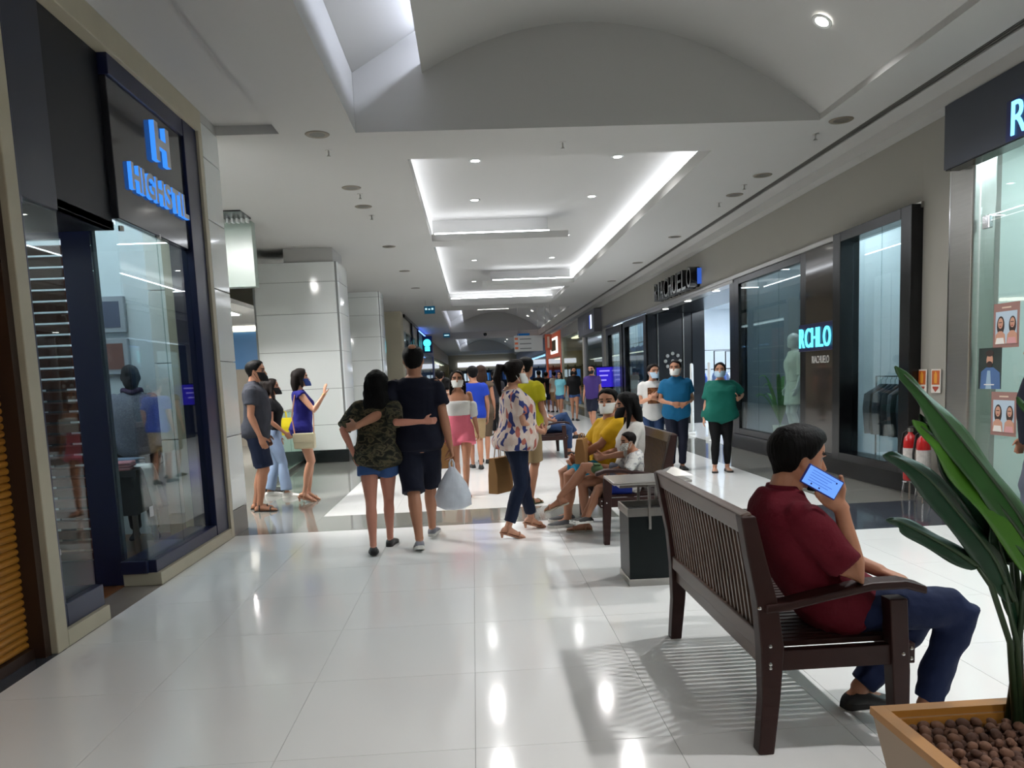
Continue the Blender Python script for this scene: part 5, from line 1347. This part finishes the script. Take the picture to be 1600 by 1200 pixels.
m_wsole = mat('white_sole', (210, 208, 202), .6); m_bsole = mat('black_sole', (22, 20, 20), .6); m_tan = mat('tan_leather', (166, 118, 92), .5); m_shoeb = mat('black_shoe', (18, 18, 20), .45)

def pattern(name, cols, scale, kind='noise', rough=.85):
    m = bpy.data.materials.new(name); m.use_nodes = True; nt = m.node_tree; n = nt.nodes; b = n['Principled BSDF']; b.inputs['Roughness'].default_value = rough
    b.inputs['Specular IOR Level'].default_value = .25
    tc = n.new('ShaderNodeTexCoord'); t = n.new('ShaderNodeTexNoise' if kind == 'noise' else 'ShaderNodeTexVoronoi'); t.inputs['Scale'].default_value = scale
    if kind == 'noise': t.inputs['Detail'].default_value = 3; t.inputs['Distortion'].default_value = .6
    mp = n.new('ShaderNodeMapping'); mp.inputs['Scale'].default_value = (1, 1, 1.6 if kind == 'noise' else .5)
    nt.links.new(tc.outputs['Object'], mp.inputs[0]); nt.links.new(mp.outputs[0], t.inputs['Vector'])
    r = n.new('ShaderNodeValToRGB'); r.color_ramp.interpolation = 'CONSTANT'
    pos = [0, .42, .5, .58] if kind == 'noise' else [0, .3, .45, .6, .75]
    el = r.color_ramp.elements
    while len(el) < len(cols): el.new(.5)
    for e, p, c in zip(el, pos, cols): e.position = p; e.color = rgb(*c)
    if kind == 'noise': nt.links.new(t.outputs['Fac'], r.inputs[0])
    else:
        sp = n.new('ShaderNodeSeparateColor'); nt.links.new(t.outputs['Color'], sp.inputs[0]); nt.links.new(sp.outputs[0], r.inputs[0])
    nt.links.new(r.outputs[0], b.inputs['Base Color']); MATS[name] = m
    return m
f_camo = pattern('camouflage', [(28, 28, 24), (54, 54, 40), (84, 76, 56), (36, 34, 28)], 14)
f_floral = pattern('floral_print', [(208, 192, 182), (214, 200, 190), (206, 184, 172), (176, 104, 92), (52, 62, 116)], 30, 'vor')
f_tweed = pattern('tweed', [(104, 106, 122), (122, 124, 138), (92, 94, 110), (132, 134, 146)], 60)

# --- man on the near bench, phone at his ear
loc = (1.47, 3.0, 0)
p = Person('man in a dark red polo shirt on the near bench, phone at his ear', 1.78, loc, -90, 'm', 1.0, 'tan', pelvis=(0, 0, .515), neck=(0, -.235, .46), mid=(0, -.19, .21),
           head=(2, -12, 0), ankR=(.10, .30, .085), ankL=(-.11, .13, .085), kneeR=(.05, 1, .6), kneeL=(-.05, 1, .6), toeR=-10, toeL=10, pitL=6,
           wrR=(.19, -.10, .935), elR=(.25, .6, -1), handR=((.06, -.72, .69), (1, .05, .1)), wrL=(-.02, .17, .62), elL=(-1, -.2, -.4), handL=((.5, .75, -.25), (0, -.2, -1)),
           curlR=[.22, .26, .30, .34, .1], voxel=.006)
f_red = fabric('dark_red_pique', (92, 14, 30), .85, .3, 60)
p.top(f_red, -.04, .82, .014, .342, .012, 'polo_shirt', .004); p.collar(f_red)
p.pants(f_jeansman, 1.95, .013, .03, 'jeans', .0, .006)
p.shoes(m_shoeb, m_bsole); p.hair(H_BLACK, 'short', vol=1.35, fringe=.80); 
def beard(p, mt):
    mb = MB(); rows = []
    for i in range(7):
        z = -.02 + .27 * i / 6; row = []
        for j in range(15):
            t = math.radians(2 + 176 * j / 14); zz = min(max(z, .02), .99)
            for a, b in zip(HEAD, HEAD[1:]):
                if a[0] <= zz <= b[0]: f = (zz - a[0]) / (b[0] - a[0]); break
            w, fr, bk = [a[q] + (b[q] - a[q]) * f for q in (1, 2, 3)]
            c_, d_ = (fr + bk) / 2, (fr - bk) / 2
            row.append(p.hp((w + .035) * math.cos(t), c_ + (d_ + .035) * math.sin(t), z))
        rows.append(mb.ring(row))
    for a, b in zip(rows, rows[1:]):
        for j in range(14): mb.face((a[j], a[j + 1], b[j + 1], b[j]))
    o = mb.build('beard', mt, p.root, smooth=True, fix=False); o.modifiers.new('s', 'SOLIDIFY').thickness = -.012
beard(p, H_BLACK)
# phone in his right hand, screen outwards
wrw = p.root.matrix_basis @ p.wr['R']
ph = thing('mobile_phone', (1.272, 2.76, 1.045), 0, 'phone with a glowing blue white screen held by the man on the near bench', 'phone')
ph.rotation_euler = Euler((0, .54, 0)); 
m_case = mat('blue_phone_case', (24, 34, 120), .4)
MB().box(-.077, .077, -.0045, .0045, -.039, .039).build('case', m_case, ph, bevel=.008, seg=3)
MB().box(-.071, .071, -.0062, -.0044, -.034, .034).build('screen', emis('phone_screen', (110, 160, 250), 1.15), ph)
for k in range(5): MB().box(-.055, .045 - .012 * (k % 3), -.0068, -.0062, .022 - k * .010, .024 - k * .010).build('text_line', emis('phone_text', (70, 110, 210), .9), ph)
for x, z in ((-.035, -.025), (.0, -.026), (.05, .02)): MB().box(x - .003, x + .003, -.0068, -.0062, z - .003, z + .003).build('icon', m_case, ph)

# --- couple walking away
loc = (-.87, 6.75, 0)
p = Person('woman with long black curls in a camouflage shirt and denim shorts, seen from behind', 1.56, loc, 0, 'f', 1.12, 'rosy', ankL=(-.055, -.2, .085), ankR=(.05, .16, .075), pitL=10, neck=(.03, .01, .525),
           wrR=loc2((-.44, 6.58, 1.13), loc, 0), elR=(.3, -1, -.6), handR=((1, .15, .05), (0, 1, 0)), wrL=loc2((-1.06, 6.68, .87), loc, 0), elL=(-1, -.5, 0), handL=((.1, .1, -1), (1, 0, 0)), voxel=.008, face=False)
p.top(f_camo, -.115, .95, .022, .33, .02, 'shirt', .006, slv_loose=2.2); p.pants(f_denims, .38, .014, .05, 'denim_shorts', .02)
p.shoes(m_shoeb, m_bsole); p.hair(H_BLACK, 'long', .17, 2.2, wr=.014, width=1.35)
loc = (-.52, 6.86, 0)
p = Person('man in a navy shirt and navy shorts walking away with an arm around the woman', 1.77, loc, 0, 'm', 1.13, 'tan', ankL=(-.01, -.27, .1), ankR=(.07, .3, .083), pitL=16, voxel=.008, face=False,
           wrL=loc2((-1.0, 6.555, 1.12), loc, 0), elL=(.15, -.5, -1), handL=((-.8, .4, -.1), (.3, 1, 0)), wrR=loc2((-.22, 6.80, .84), loc, 0), elR=(.5, -1, 0), curlR=1.0, head=(0, 4, 0))
p.top(f_navy, -.04, .66, .018, .335, .02, 't_shirt', .004, slv_loose=1.6); p.pants(f_navy2, 1.02, .02, .06, 'shorts', .028)
p.shoes(mat('grey_runner', (120, 120, 128), .6, var=.5, vscale=20), m_wsole); p.hair(H_BLACK, 'short', vol=.8, fringe=.86)
cr = MB().ell(p.hp(0, -.27, .945), .15 * p.hh, .14 * p.hh, .095 * p.hh, 14, 8); solid('bald_patch', cr, SK['tan'], p.root, .006, 1)
# white carrier bag in his right hand
t = thing('carrier_bag', (-.225, 6.80, .33), 0, 'thin white plastic carrier bag in the hand of the man in navy', 'bag')
mb = MB(); R = []
for z, w, d in ((0, .10, .07), (.03, .155, .10), (.12, .16, .10), (.22, .125, .07), (.31, .07, .035), (.375, .025, .02)):
    R.append([(w * math.cos(a) * (1 + .05 * math.sin(5 * a + z * 30)), d * math.sin(a) * (1 + .12 * math.sin(7 * a + z * 20)), z) for a in [2 * math.pi * k / 28 for k in range(28)]])
mb.loft(R).build('film', mat('white_plastic_film', (196, 202, 212), .35, var=.12, vscale=8, bump=.5, bscale=18), t, smooth=True)
for sx in (-1, 1): MB().tube([(sx * .018, 0, .36), (sx * .02, 0, .41), (sx * .006, .005, .445)], [.012, .008, .006], 8).build('handle', MATS['white_plastic_film'], t)

# --- woman coming towards us, white top and pink shorts
loc = (-.2, 9.75, 0)
f_pink = fabric('pink_cotton', (206, 104, 122))
p = Person('woman in a white off-shoulder top and pink shorts walking towards us', 1.57, loc, 180, 'f', 1.0, 'tan', ankL=(-.05, .12, .075), ankR=(.05, -.22, .1), pitR=22, voxel=.008,
           wrL=(-.24, .06, .74), wrR=(.22, .06, .76), curlL=1.0)
p.top(f_white, .13, 0, .012, .245, .01, 'off_shoulder_top', .003)
mb = MB()
A = p.armpts('L', .55, .95); mb.tube([q for q, _ in A], [r + .03 for _, r in A], 14, rnd=True); solid('puff_sleeve', mb, f_white, p.root, .009, 2, .006)
p.pants(f_pink, .42, .02, .135, 'shorts', .045); p.sandals(m_tan, m_bsole); p.mask(f_maskw); p.hair(H_DARK, 'long', .12, 1.0, fringe=.84, width=.95)
bag_tote('brown paper bag carried by the woman in pink shorts', (-.42, 9.72, .36), .2, .1, .33, fabric('kraft_paper', (150, 112, 70), .8, .1), .3, .06)

# --- woman in floral blouse, side on
loc = (.36, 7.12, 0)
p = Person('woman in a floral blouse and dark trousers standing side-on in heels', 1.60, loc, -78, 'f', 1.22, 'fair', belly=.028, ankL=loc2((.50, 7.36, .115), loc, -78), ankR=loc2((.26, 6.95, .115), loc, -78), pitL=18, pitR=18,
           wrR=(.10, .24, .96), elR=(.6, -1, -.3), handR=((-.8, .6, 0), (-.3, -1, 0)), wrL=(-.06, .26, .98), elL=(-.6, -1, -.3), handL=((.8, .5, 0), (.2, -1, 0)), neck=(0, .0, .53), voxel=.008, pelvis=(0, 0, .86), head=(-4, -4, 0))
p.ank['L'] = p.ank['L']
p.top(f_floral, -.03, .72, .02, .325, .03, 'floral_blouse', .006, slv_loose=2.2); p.pants(f_denimd, 1.9, .012, .05, 'trousers', 0)
p.sandals(m_tan, m_tan, .05); p.mask(f_maskw); p.hair(H_DARK, 'pony', .17, 1.0, fringe=.84)
bag_tote('brown paper bag hanging behind the woman in the floral blouse', (.22, 7.32, .38), .26, .11, .34, MATS['fabric_kraft_paper'], .9, .12)

# --- standing man in yellow, back to us
loc = (.58, 8.85, 0)
f_yel = fabric('yellow_green_tee', (176, 168, 26)); f_khaki = fabric('khaki_shorts', (150, 128, 96))
p = Person('standing man in a yellow green shirt and khaki shorts, back turned', 1.68, loc, -38, 'm', 1.05, 'tan', ankL=(-.08, .02, .08), ankR=(.07, -.05, .08), voxel=.0095, wrL=(-.12, .22, .95), wrR=(.14, .22, .95), elR=(.6, -1, -.2), face=False, head=(8, -6, 0))
p.top(f_yel, -.06, .66, .018, .33, .025, 't_shirt', .006, slv_loose=1.6); p.pants(f_khaki, .95, .018, .05, 'shorts', .025); p.sandals(fabric('olive_strap', (76, 78, 50)), mat('olive_sole', (84, 86, 60), .7)); p.hair(H_BLACK, 'short', vol=1.1)

# --- bench group facing left
loc = (1.30, 7.53, 0); HD = 90
f_must = fabric('mustard_tee', (194, 152, 20)); f_teals = fabric('teal_shorts', (24, 126, 160))
p = Person('heavy man in a mustard shirt seated on the middle bench, head turned to us', 1.74, loc, HD, 'm', 1.3, 'tan', pelvis=(0, 0, .53), neck=(0, -.03, .53), mid=(0, -.06, .25), shyaw=18, pelyaw=4,
           ankL=(-.16, .44, .09), ankR=(.10, .40, .09), kneeL=(-.2, 1, .6), kneeR=(.2, 1, .6), wrL=(-.06, .30, .66), elL=(-1, -.2, -.4), wrR=(.02, .32, .66), elR=(1, -.2, -.4), head=(42, -4, 0), voxel=.0095, belly=.02)
p.top(f_must, -.02, .8, .016, .33, .02, 't_shirt', .005, slv_loose=1.5); p.pants(f_teals, .9, .018, .05, 'shorts', .02); p.shoes(mat('grey_shoe', (90, 92, 96), .6), m_wsole); p.mask(f_maskw); p.hair(H_BLACK, 'short', vol=1.1, fringe=.83)
bag_tote('brown paper bag on the lap of the man in mustard', (1.02, 7.36, .62), .2, .1, .24, MATS['fabric_kraft_paper'], 1.2, .05)
loc = (1.36, 6.99, 0)
p = Person('woman with black hair, white blouse and crossed legs on the middle bench', 1.62, loc, HD, 'f', 1.05, 'tan', pelvis=(0, 0, .52), neck=(0, -.075, .53), mid=(0, -.07, .25),
           ankR=(.10, .36, .085), ankL=(.12, .60, .33), kneeR=(.05, 1, .6), kneeL=(.15, .8, 1), toeL=-15, pitL=20, wrL=(-.1, .2, .72), elL=(-1, -.4, -.4), wrR=(.1, .20, .72), elR=(.8, -.6, -.4), head=(-4, -8, 0), voxel=.008)
p.top(fabric('cream_knit', (196, 192, 186), .9, .5, 40), -.01, 1.05, .013, .325, .01, 'blouse', .004); p.pants(fabric('striped_short', (120, 124, 140)), .45, .014, .05, 'shorts', .01)
p.sandals(m_tan, mat('pale_sole', (190, 182, 168), .7)); p.mask(f_maskb); p.hair(H_BLACK, 'long', .13, 1.1, width=1.1, fringe=.82)
loc = (1.33, 6.65, 0)
p = Person('small boy in a white printed shirt and blue shorts sitting at the bench end', 1.12, loc, HD, 'm', .95, 'tan', pelvis=(0, 0, .48), neck=(0, -.03, .31), mid=(0, -.05, .15), ankL=(-.05, .38, .24), ankR=(.06, .40, .22), kneeL=(0, 1, .4), kneeR=(0, 1, .4),
           wrL=(-.03, .16, .63), elL=(-1, -.4, -.4), wrR=(.04, .16, .62), elR=(1, -.4, -.4), head=(10, -10, 0), voxel=.008, thick=1.1)
p.top(pattern('printed_white', [(206, 204, 200), (212, 210, 206), (190, 188, 186), (150, 150, 156)], 24), -.03, .8, .013, .33, .012, 't_shirt', .004); p.pants(fabric('royal_shorts', (28, 44, 120)), .8, .014, .05, 'shorts', .02)
p.shoes(m_shoeb, m_wsole); p.mask(pattern('spotted_mask', [(200, 198, 192), (206, 204, 198), (120, 112, 104), (206, 204, 198)], 50)); p.hair(H_DARK, 'short', vol=.9, fringe=.85)
gb = thing('green_pouch', (1.06, 6.72, .635), 0, 'small green pouch held by the boy on the bench', 'pouch'); mb = MB().ell((0, 0, 0), .055, .07, .045, 14, 8); mb.build('pouch_body', fabric('olive_green', (72, 92, 60)), gb, smooth=True); MB().box(-.03, .03, -.05, .05, .035, .05).build('flap', fabric('olive_green', (72, 92, 60)), gb, bevel=.006)

# --- man on the far bench
loc = (1.30, 14.1, 0)
p = Person('man in a white shirt and jeans seated on the far bench', 1.72, loc, -90, 'm', 1.05, 'tan', pelvis=(0, 0, .52), neck=(0, -.13, .54), mid=(0, -.12, .25), ankR=(.1, .40, .085), ankL=(-.02, .55, .38), kneeR=(0, 1, .6), kneeL=(.1, .8, 1), wrR=(.16, .1, .66), elR=(.8, -.6, -.3), wrL=(-.1, .2, .68), elL=(-.8, -.6, -.3), head=(-20, -4, 0), voxel=.011)
p.top(f_white, -.02, 1.1, .015, .33, .02, 'shirt', .005); p.pants(f_denim, 1.9, .012, .05, 'jeans'); p.shoes(m_shoeb, m_bsole); p.mask(f_maskw); p.hair(H_BROWN, 'short', vol=.9)

# --- trio on the right
loc = (2.71, 11.58, 0)
p = Person('teenager in a white shirt with a brown print, pale blue mask', 1.56, loc, 172, 'm', .92, 'fair', wrL=(-.02, .22, 1.06), elL=(-.8, -.8, -.4), curl=.8, handL=((.7, .4, .3), (0, -1, 0)), wrR=(.03, .2, 1.08), elR=(.8, -.8, -.4), handR=((-.6, .3, .5), (0, -1, 0)), head=(26, 0, 0), voxel=.0095)
p.top(f_white, -.05, .62, .016, .33, .02, 't_shirt', .004, slv_loose=1.6); p.pants(f_denim, 1.93, .012, .05, 'jeans'); p.shoes(m_shoeb, m_wsole); p.mask(f_masksurg); p.hair(H_DARK, 'short', vol=1.5, fringe=.82)
c = p.spine(.19); lat, fwd = p.frame(.19)
mb = MB(); q = c + fwd * (p.at(.19, 2) + .034)
mb.prism([q - lat * .09 - Vector((0, 0, .12)), q + lat * .09 - Vector((0, 0, .12)), q + lat * .09 + Vector((0, 0, .12)), q - lat * .09 + Vector((0, 0, .12))], fwd * .004).build('shirt_print', pattern('brown_print', [(92, 56, 36), (120, 76, 48), (140, 96, 60), (80, 46, 34)], 16), p.root)
loc = (2.98, 11.25, 0)
f_tealp = fabric('teal_polo', (16, 88, 128))
p = Person('man in a teal blue polo shirt and navy trousers, white mask', 1.60, loc, 176, 'm', 1.12, 'tan', wrL=(-.09, .19, .98), elL=(-.8, -.8, -.4), curl=.6, handL=((1, .12, -.15), (0, -1, -.1)), wrR=(.09, .20, .99), elR=(.8, -.8, -.4), handR=((-1, .2, -.1), (0, -1, -.1)), head=(-26, 0, 0), voxel=.0095, belly=.012)
p.top(f_tealp, -.075, .66, .016, .342, .022, 'polo_shirt', .004, slv_loose=1.5); p.collar(f_tealp); p.pants(fabric('navy_chino', (22, 26, 42)), 1.95, .014, .05, 'trousers'); p.shoes(m_shoeb, m_bsole); p.mask(f_maskw); p.hair(H_DARK, 'short', vol=1.1, fringe=.85)
loc = (3.5, 10.82, 0)
p = Person('woman in a loose green blouse and black leggings, pale blue mask', 1.54, loc, 172, 'f', 1.36, 'fair', wrR=(.24, .06, .76), wrL=(-.22, .12, 1.02), elL=(-1, -.8, -.6), handL=((.1, .3, .9), (1, 0, 0)), head=(-12, 0, 0), voxel=.0095, belly=.025, ankL=(-.09, 0, .075), ankR=(.09, .03, .075))
p.top(fabric('green_blouse', (18, 96, 84)), -.09, .85, .022, .325, .03, 'blouse', .006, slv_loose=2.4); p.pants(f_black, 1.9, .01, .05, 'leggings', slim=True); p.shoes(mat('sand_shoe', (120, 104, 92), .7, var=.4, vscale=12), m_bsole, .8); p.mask(f_masksurg); p.hair(H_DARK, 'bun', vol=.9, fringe=.84)
t = thing('shoulder_bag', (3.71, 10.86, .86), .1, 'dark shoulder bag of the woman in green', 'bag'); MB().box(-.05, .05, -.14, .14, 0, .24).build('bag_body', fabric('dark_green_leather', (22, 34, 36), .5), t, bevel=.02, seg=3); MB().tube([(0, -.1, .23), (-.03, -.06, .38), (-.05, 0, .46), (-.03, .06, .38), (0, .1, .23)], .01, 8).build('bag_strap', MATS['fabric_dark_green_leather'], t)

# --- group on the left
loc = (-2.62, 9.32, 0)
f_slate = fabric('slate_polo', (50, 52, 60))
p = Person('man in a slate polo shirt, navy shorts and flip-flops beside the white pier', 1.78, loc, -82, 'm', 1.05, 'tan', ankL=loc2((-2.72, 9.42, .083), loc, -82), ankR=loc2((-2.62, 9.22, .083), loc, -82), voxel=.008, head=(-2, -4, 0))
p.top(f_slate, -.03, .6, .016, .342, .02, 'polo_shirt', .004, slv_loose=1.6); p.collar(f_slate); p.pants(fabric('navy_short2', (22, 30, 52)), .93, .018, .05, 'shorts', .028); p.sandals(m_shoeb, m_bsole); p.mask(f_maskb); p.hair(H_BLACK, 'short', vol=1.1)
loc = (-2.72, 10.42, 0)
p = Person('young woman in a black top and wide light jeans, black mask', 1.57, loc, -80, 'f', 1.0, 'tan', ankL=loc2((-2.84, 10.5, .08), loc, -80), ankR=loc2((-2.56, 10.32, .08), loc, -80), wrR=(.13, .18, .86), elR=(.6, -1, -.2), voxel=.0095)
p.top(f_black, .055, .5, .012, .325, .008, 'crop_top', .003); p.pants(f_denim2, 1.96, .016, .07, 'wide_jeans', .035); p.shoes(m_wsole, m_wsole); p.mask(f_maskb); p.hair(H_DARK, 'long', .12, 1.0, fringe=.84)
loc = (-2.95, 11.0, 0)
p = Person('dark haired woman half hidden behind the young woman in wide jeans', 1.58, loc, -70, 'f', 1.0, 'tan', wrR=(.2, .22, .84), voxel=.011)
p.top(f_black, -.02, .5, .014, .325, .01, 'dark_top', .003); p.pants(f_denimd, 1.9, .012, .05, 'trousers'); p.shoes(m_shoeb, m_bsole); p.hair(H_DARK, 'long', .1, 1.0, fringe=.84)
bag_tote('bright yellow bag hanging in the group on the left', (-2.66, 10.86, .80), .2, .09, .24, fabric('yellow_bag', (226, 208, 40)), .5, .1, 'yellow_bag')
loc = (-2.2, 9.87, 0)
f_cobalt = fabric('cobalt_dress', (26, 26, 104))
p = Person('woman in a cobalt blue playsuit and heels raising her hand, blue mask', 1.64, loc, -72, 'f', 1.0, 'fair', pelvis=(0, 0, .90), ankL=(-.05, .03, .125), ankR=(.06, -.03, .125), pitL=22, pitR=22, wrR=loc2((-1.86, 9.72, 1.36), loc, -72), elR=(.4, .2, -1), handR=((.25, .1, 1), (-.3, 1, 0)), curlR=.15,
           wrL=(-.14, .1, .84), voxel=.008, head=(0, 0, 0), neck=(0, 0, .54))
p.top(f_cobalt, .0, .12, .014, .325, .014, 'playsuit_top', .005); p.pants(f_cobalt, .36, .016, .06, 'playsuit_shorts', .02)
p.sandals(m_tan, m_tan, .062); p.mask(f_maskn); p.hair(H_DARK, 'bob', .05, 1.0, fringe=.86)
mb = MB(); w = p.wr['R']; MB().tube([w + Vector((.03 * math.cos(a), .03 * math.sin(a), .0)) for a in [2 * math.pi * k / 14 for k in range(15)]], .004, 6).build('bracelet', mat('gold', (200, 160, 90), .3, 1.0), p.root)
t = thing('crossbody_bag', (-2.12, 9.62, .70), -.1, 'cream crossbody bag of the woman in cobalt blue', 'bag')
m_cream_l = mat('cream_leather', (206, 196, 164), .5)
MB().box(-.13, .13, -.045, .045, 0, .19).build('bag_body', m_cream_l, t, bevel=.015, seg=3); MB().box(-.132, .132, -.052, -.04, .08, .192).build('flap', m_cream_l, t, bevel=.008)
MB().tube([(-.12, 0, .18), (-.16, .06, .4), (-.12, .1, .66), (-.04, .22, .72)], .009, 6).build('strap', m_tan, t); MB().tube([(.12, 0, .18), (.1, .1, .4), (.04, .2, .62)], .009, 6).build('strap', m_tan, t)

# --- farther people
def far_person(label, h, loc, hd, sex, topm, botm, blen, hm, style, hl=.1, slv=.6, fat=1.0, shoe=True, msk=None, vox=.017, sk='tan', step=.12, **kw):
    p = Person(label, h, loc, hd, sex, fat, sk, ankL=(-.05, step, .08), ankR=(.05, -step, .09), pitR=10, voxel=vox, face=abs(((hd + 180) % 360) - 180) > 90, **kw)
    p.top(topm, kw.pop('hem', -.02) if False else -.03, slv, .016, .328, .018, 'shirt', .004); p.pants(botm, blen, .015, .05, 'trousers' if blen > 1.3 else 'shorts', .01 if blen > 1.3 else .02)
    if shoe: p.shoes(m_shoeb, m_bsole)
    if msk: p.mask(msk, False)
    p.hair(hm, style, hl, 1.05); return p
far_person('man in a bright blue shirt walking behind the woman in pink shorts', 1.66, (.0, 12.6, 0), 8, 'm', fabric('bright_blue', (28, 58, 160)), f_khaki, .9, H_BLACK, 'short', vox=.011)
far_person('long brown haired woman in an olive dress behind the woman in the floral blouse', 1.68, (.14, 13.4, 0), 0, 'f', fabric('olive_dress', (84, 70, 56)), MATS['fabric_olive_dress'], 1.0, H_BROWN, 'long', .2, .2, vox=.011, shoe=True)
far_person('dark haired person in beige walking away past the man in navy', 1.5, (-.5, 14.2, 0), 5, 'f', fabric('beige_top', (170, 150, 130)), f_denim, 1.9, H_BLACK, 'long', .02)
far_person('man in black walking far down the middle of the corridor', 1.66, (-.75, 17.5, 0), 0, 'm', f_black, f_denimd, 1.9, H_BLACK, 'short')
far_person('woman in a dark green top far behind the couple', 1.6, (-1.35, 19.0, 0), 180, 'f', fabric('bottle_green', (26, 44, 36)), f_black, 1.9, H_DARK, 'long', .1, msk=f_maskb)
far_person('person in dark clothes in the far middle of the corridor', 1.64, (.55, 19.5, 0), 3, 'm', fabric('charcoal', (34, 34, 40)), f_black, 1.9, H_BLACK, 'short')
far_person('curly haired woman in a black top and denim shorts, far right', 1.68, (3.2, 24.5, 0), 180, 'f', f_black, f_denims, .35, H_BLACK, 'long', .06, .9, msk=f_maskb)
far_person('person in a pale cyan shirt and denim shorts, far right', 1.56, (3.0, 26.6, 0), 150, 'f', fabric('pale_cyan', (120, 190, 204)), f_denims, .5, H_DARK, 'long', .08)
far_person('man in a purple shirt near the violet display', 1.67, (3.08, 19.9, 0), 150, 'm', fabric('purple_tee', (58, 42, 100)), f_navy2, .95, H_BLACK, 'short', msk=f_maskb)
far_person('person in black walking away far along the right', 1.66, (2.6, 30.5, 0), 0, 'm', f_black, f_black, 1.9, H_BLACK, 'short', fat=1.1)
far_person('second person in black, just right of the first, far along the corridor', 1.6, (2.95, 31.2, 0), 0, 'm', fabric('black_two', (22, 20, 26)), f_denimd, .9, H_BLACK, 'short')
far_person('person in a cream top and tan trousers far along the right', 1.6, (3.22, 30.6, 0), 10, 'f', fabric('cream_top', (200, 192, 176)), fabric('tan_trousers', (150, 118, 84)), 1.0, H_DARK, 'short')
loc = (4.41, 5.75, 0)
p = Person('person in navy shirt and grey trousers cut off by the right picture edge', 1.62, loc, 70, 'm', 1.0, 'tan', voxel=.0095, ankL=(-.06, .08, .08), ankR=(.06, -.1, .08))
p.top(f_navy, -.03, 1.1, .02, .33, .03, 'shirt', .004); p.pants(fabric('grey_trousers', (84, 88, 100)), 1.95, .016, .05, 'trousers'); p.shoes(mat('brown_shoe', (110, 72, 56), .5), m_bsole); p.hair(H_DARK, 'short')

# --- mannequins
m_man = mat('mannequin_white', (206, 212, 216), .45); SK['mann'] = m_man
loc = (5.12, 12.05, .24)
p = Person('white mannequin in a pale dress behind the shop window on the right', 1.72, loc, 90, 'f', .9, 'mann', name='mannequin', cat='mannequin', face=False, voxel=.01, head=(20, 0, 0))
p.skirt(fabric('pale_dress', (204, 212, 204)), -.16, .10, .04, .014, 'dress_skirt'); p.top(MATS['fabric_pale_dress'], .05, 1.2, .014, .325, .016, 'dress_top', .005)
loc = (-3.42, 7.92, 0)
p = Person('headless style mannequin in a tweed jacket inside the left shop', 1.74, loc, -160, 'm', .95, SK['mann'] if False else fabric('dark_form', (20, 20, 26)), name='mannequin', cat='mannequin', face=False, voxel=.011)
p.top(f_tweed, -.04, 1.85, .022, .33, .014, 'tweed_jacket', .004); p.pants(f_black, 1.95, .012, .05, 'trousers')
mb = MB(); c = p.spine(.325); 
mb.tube([c + Vector((.085 * math.cos(a), .08 * math.sin(a), .02 + .015 * math.sin(3 * a))) for a in [2 * math.pi * k / 18 for k in range(19)]], .03, 10); solid('scarf', mb, fabric('plum_scarf', (70, 52, 84)), p.root, .009, 2, .006)
bpy.data.scenes.remove(WORK)
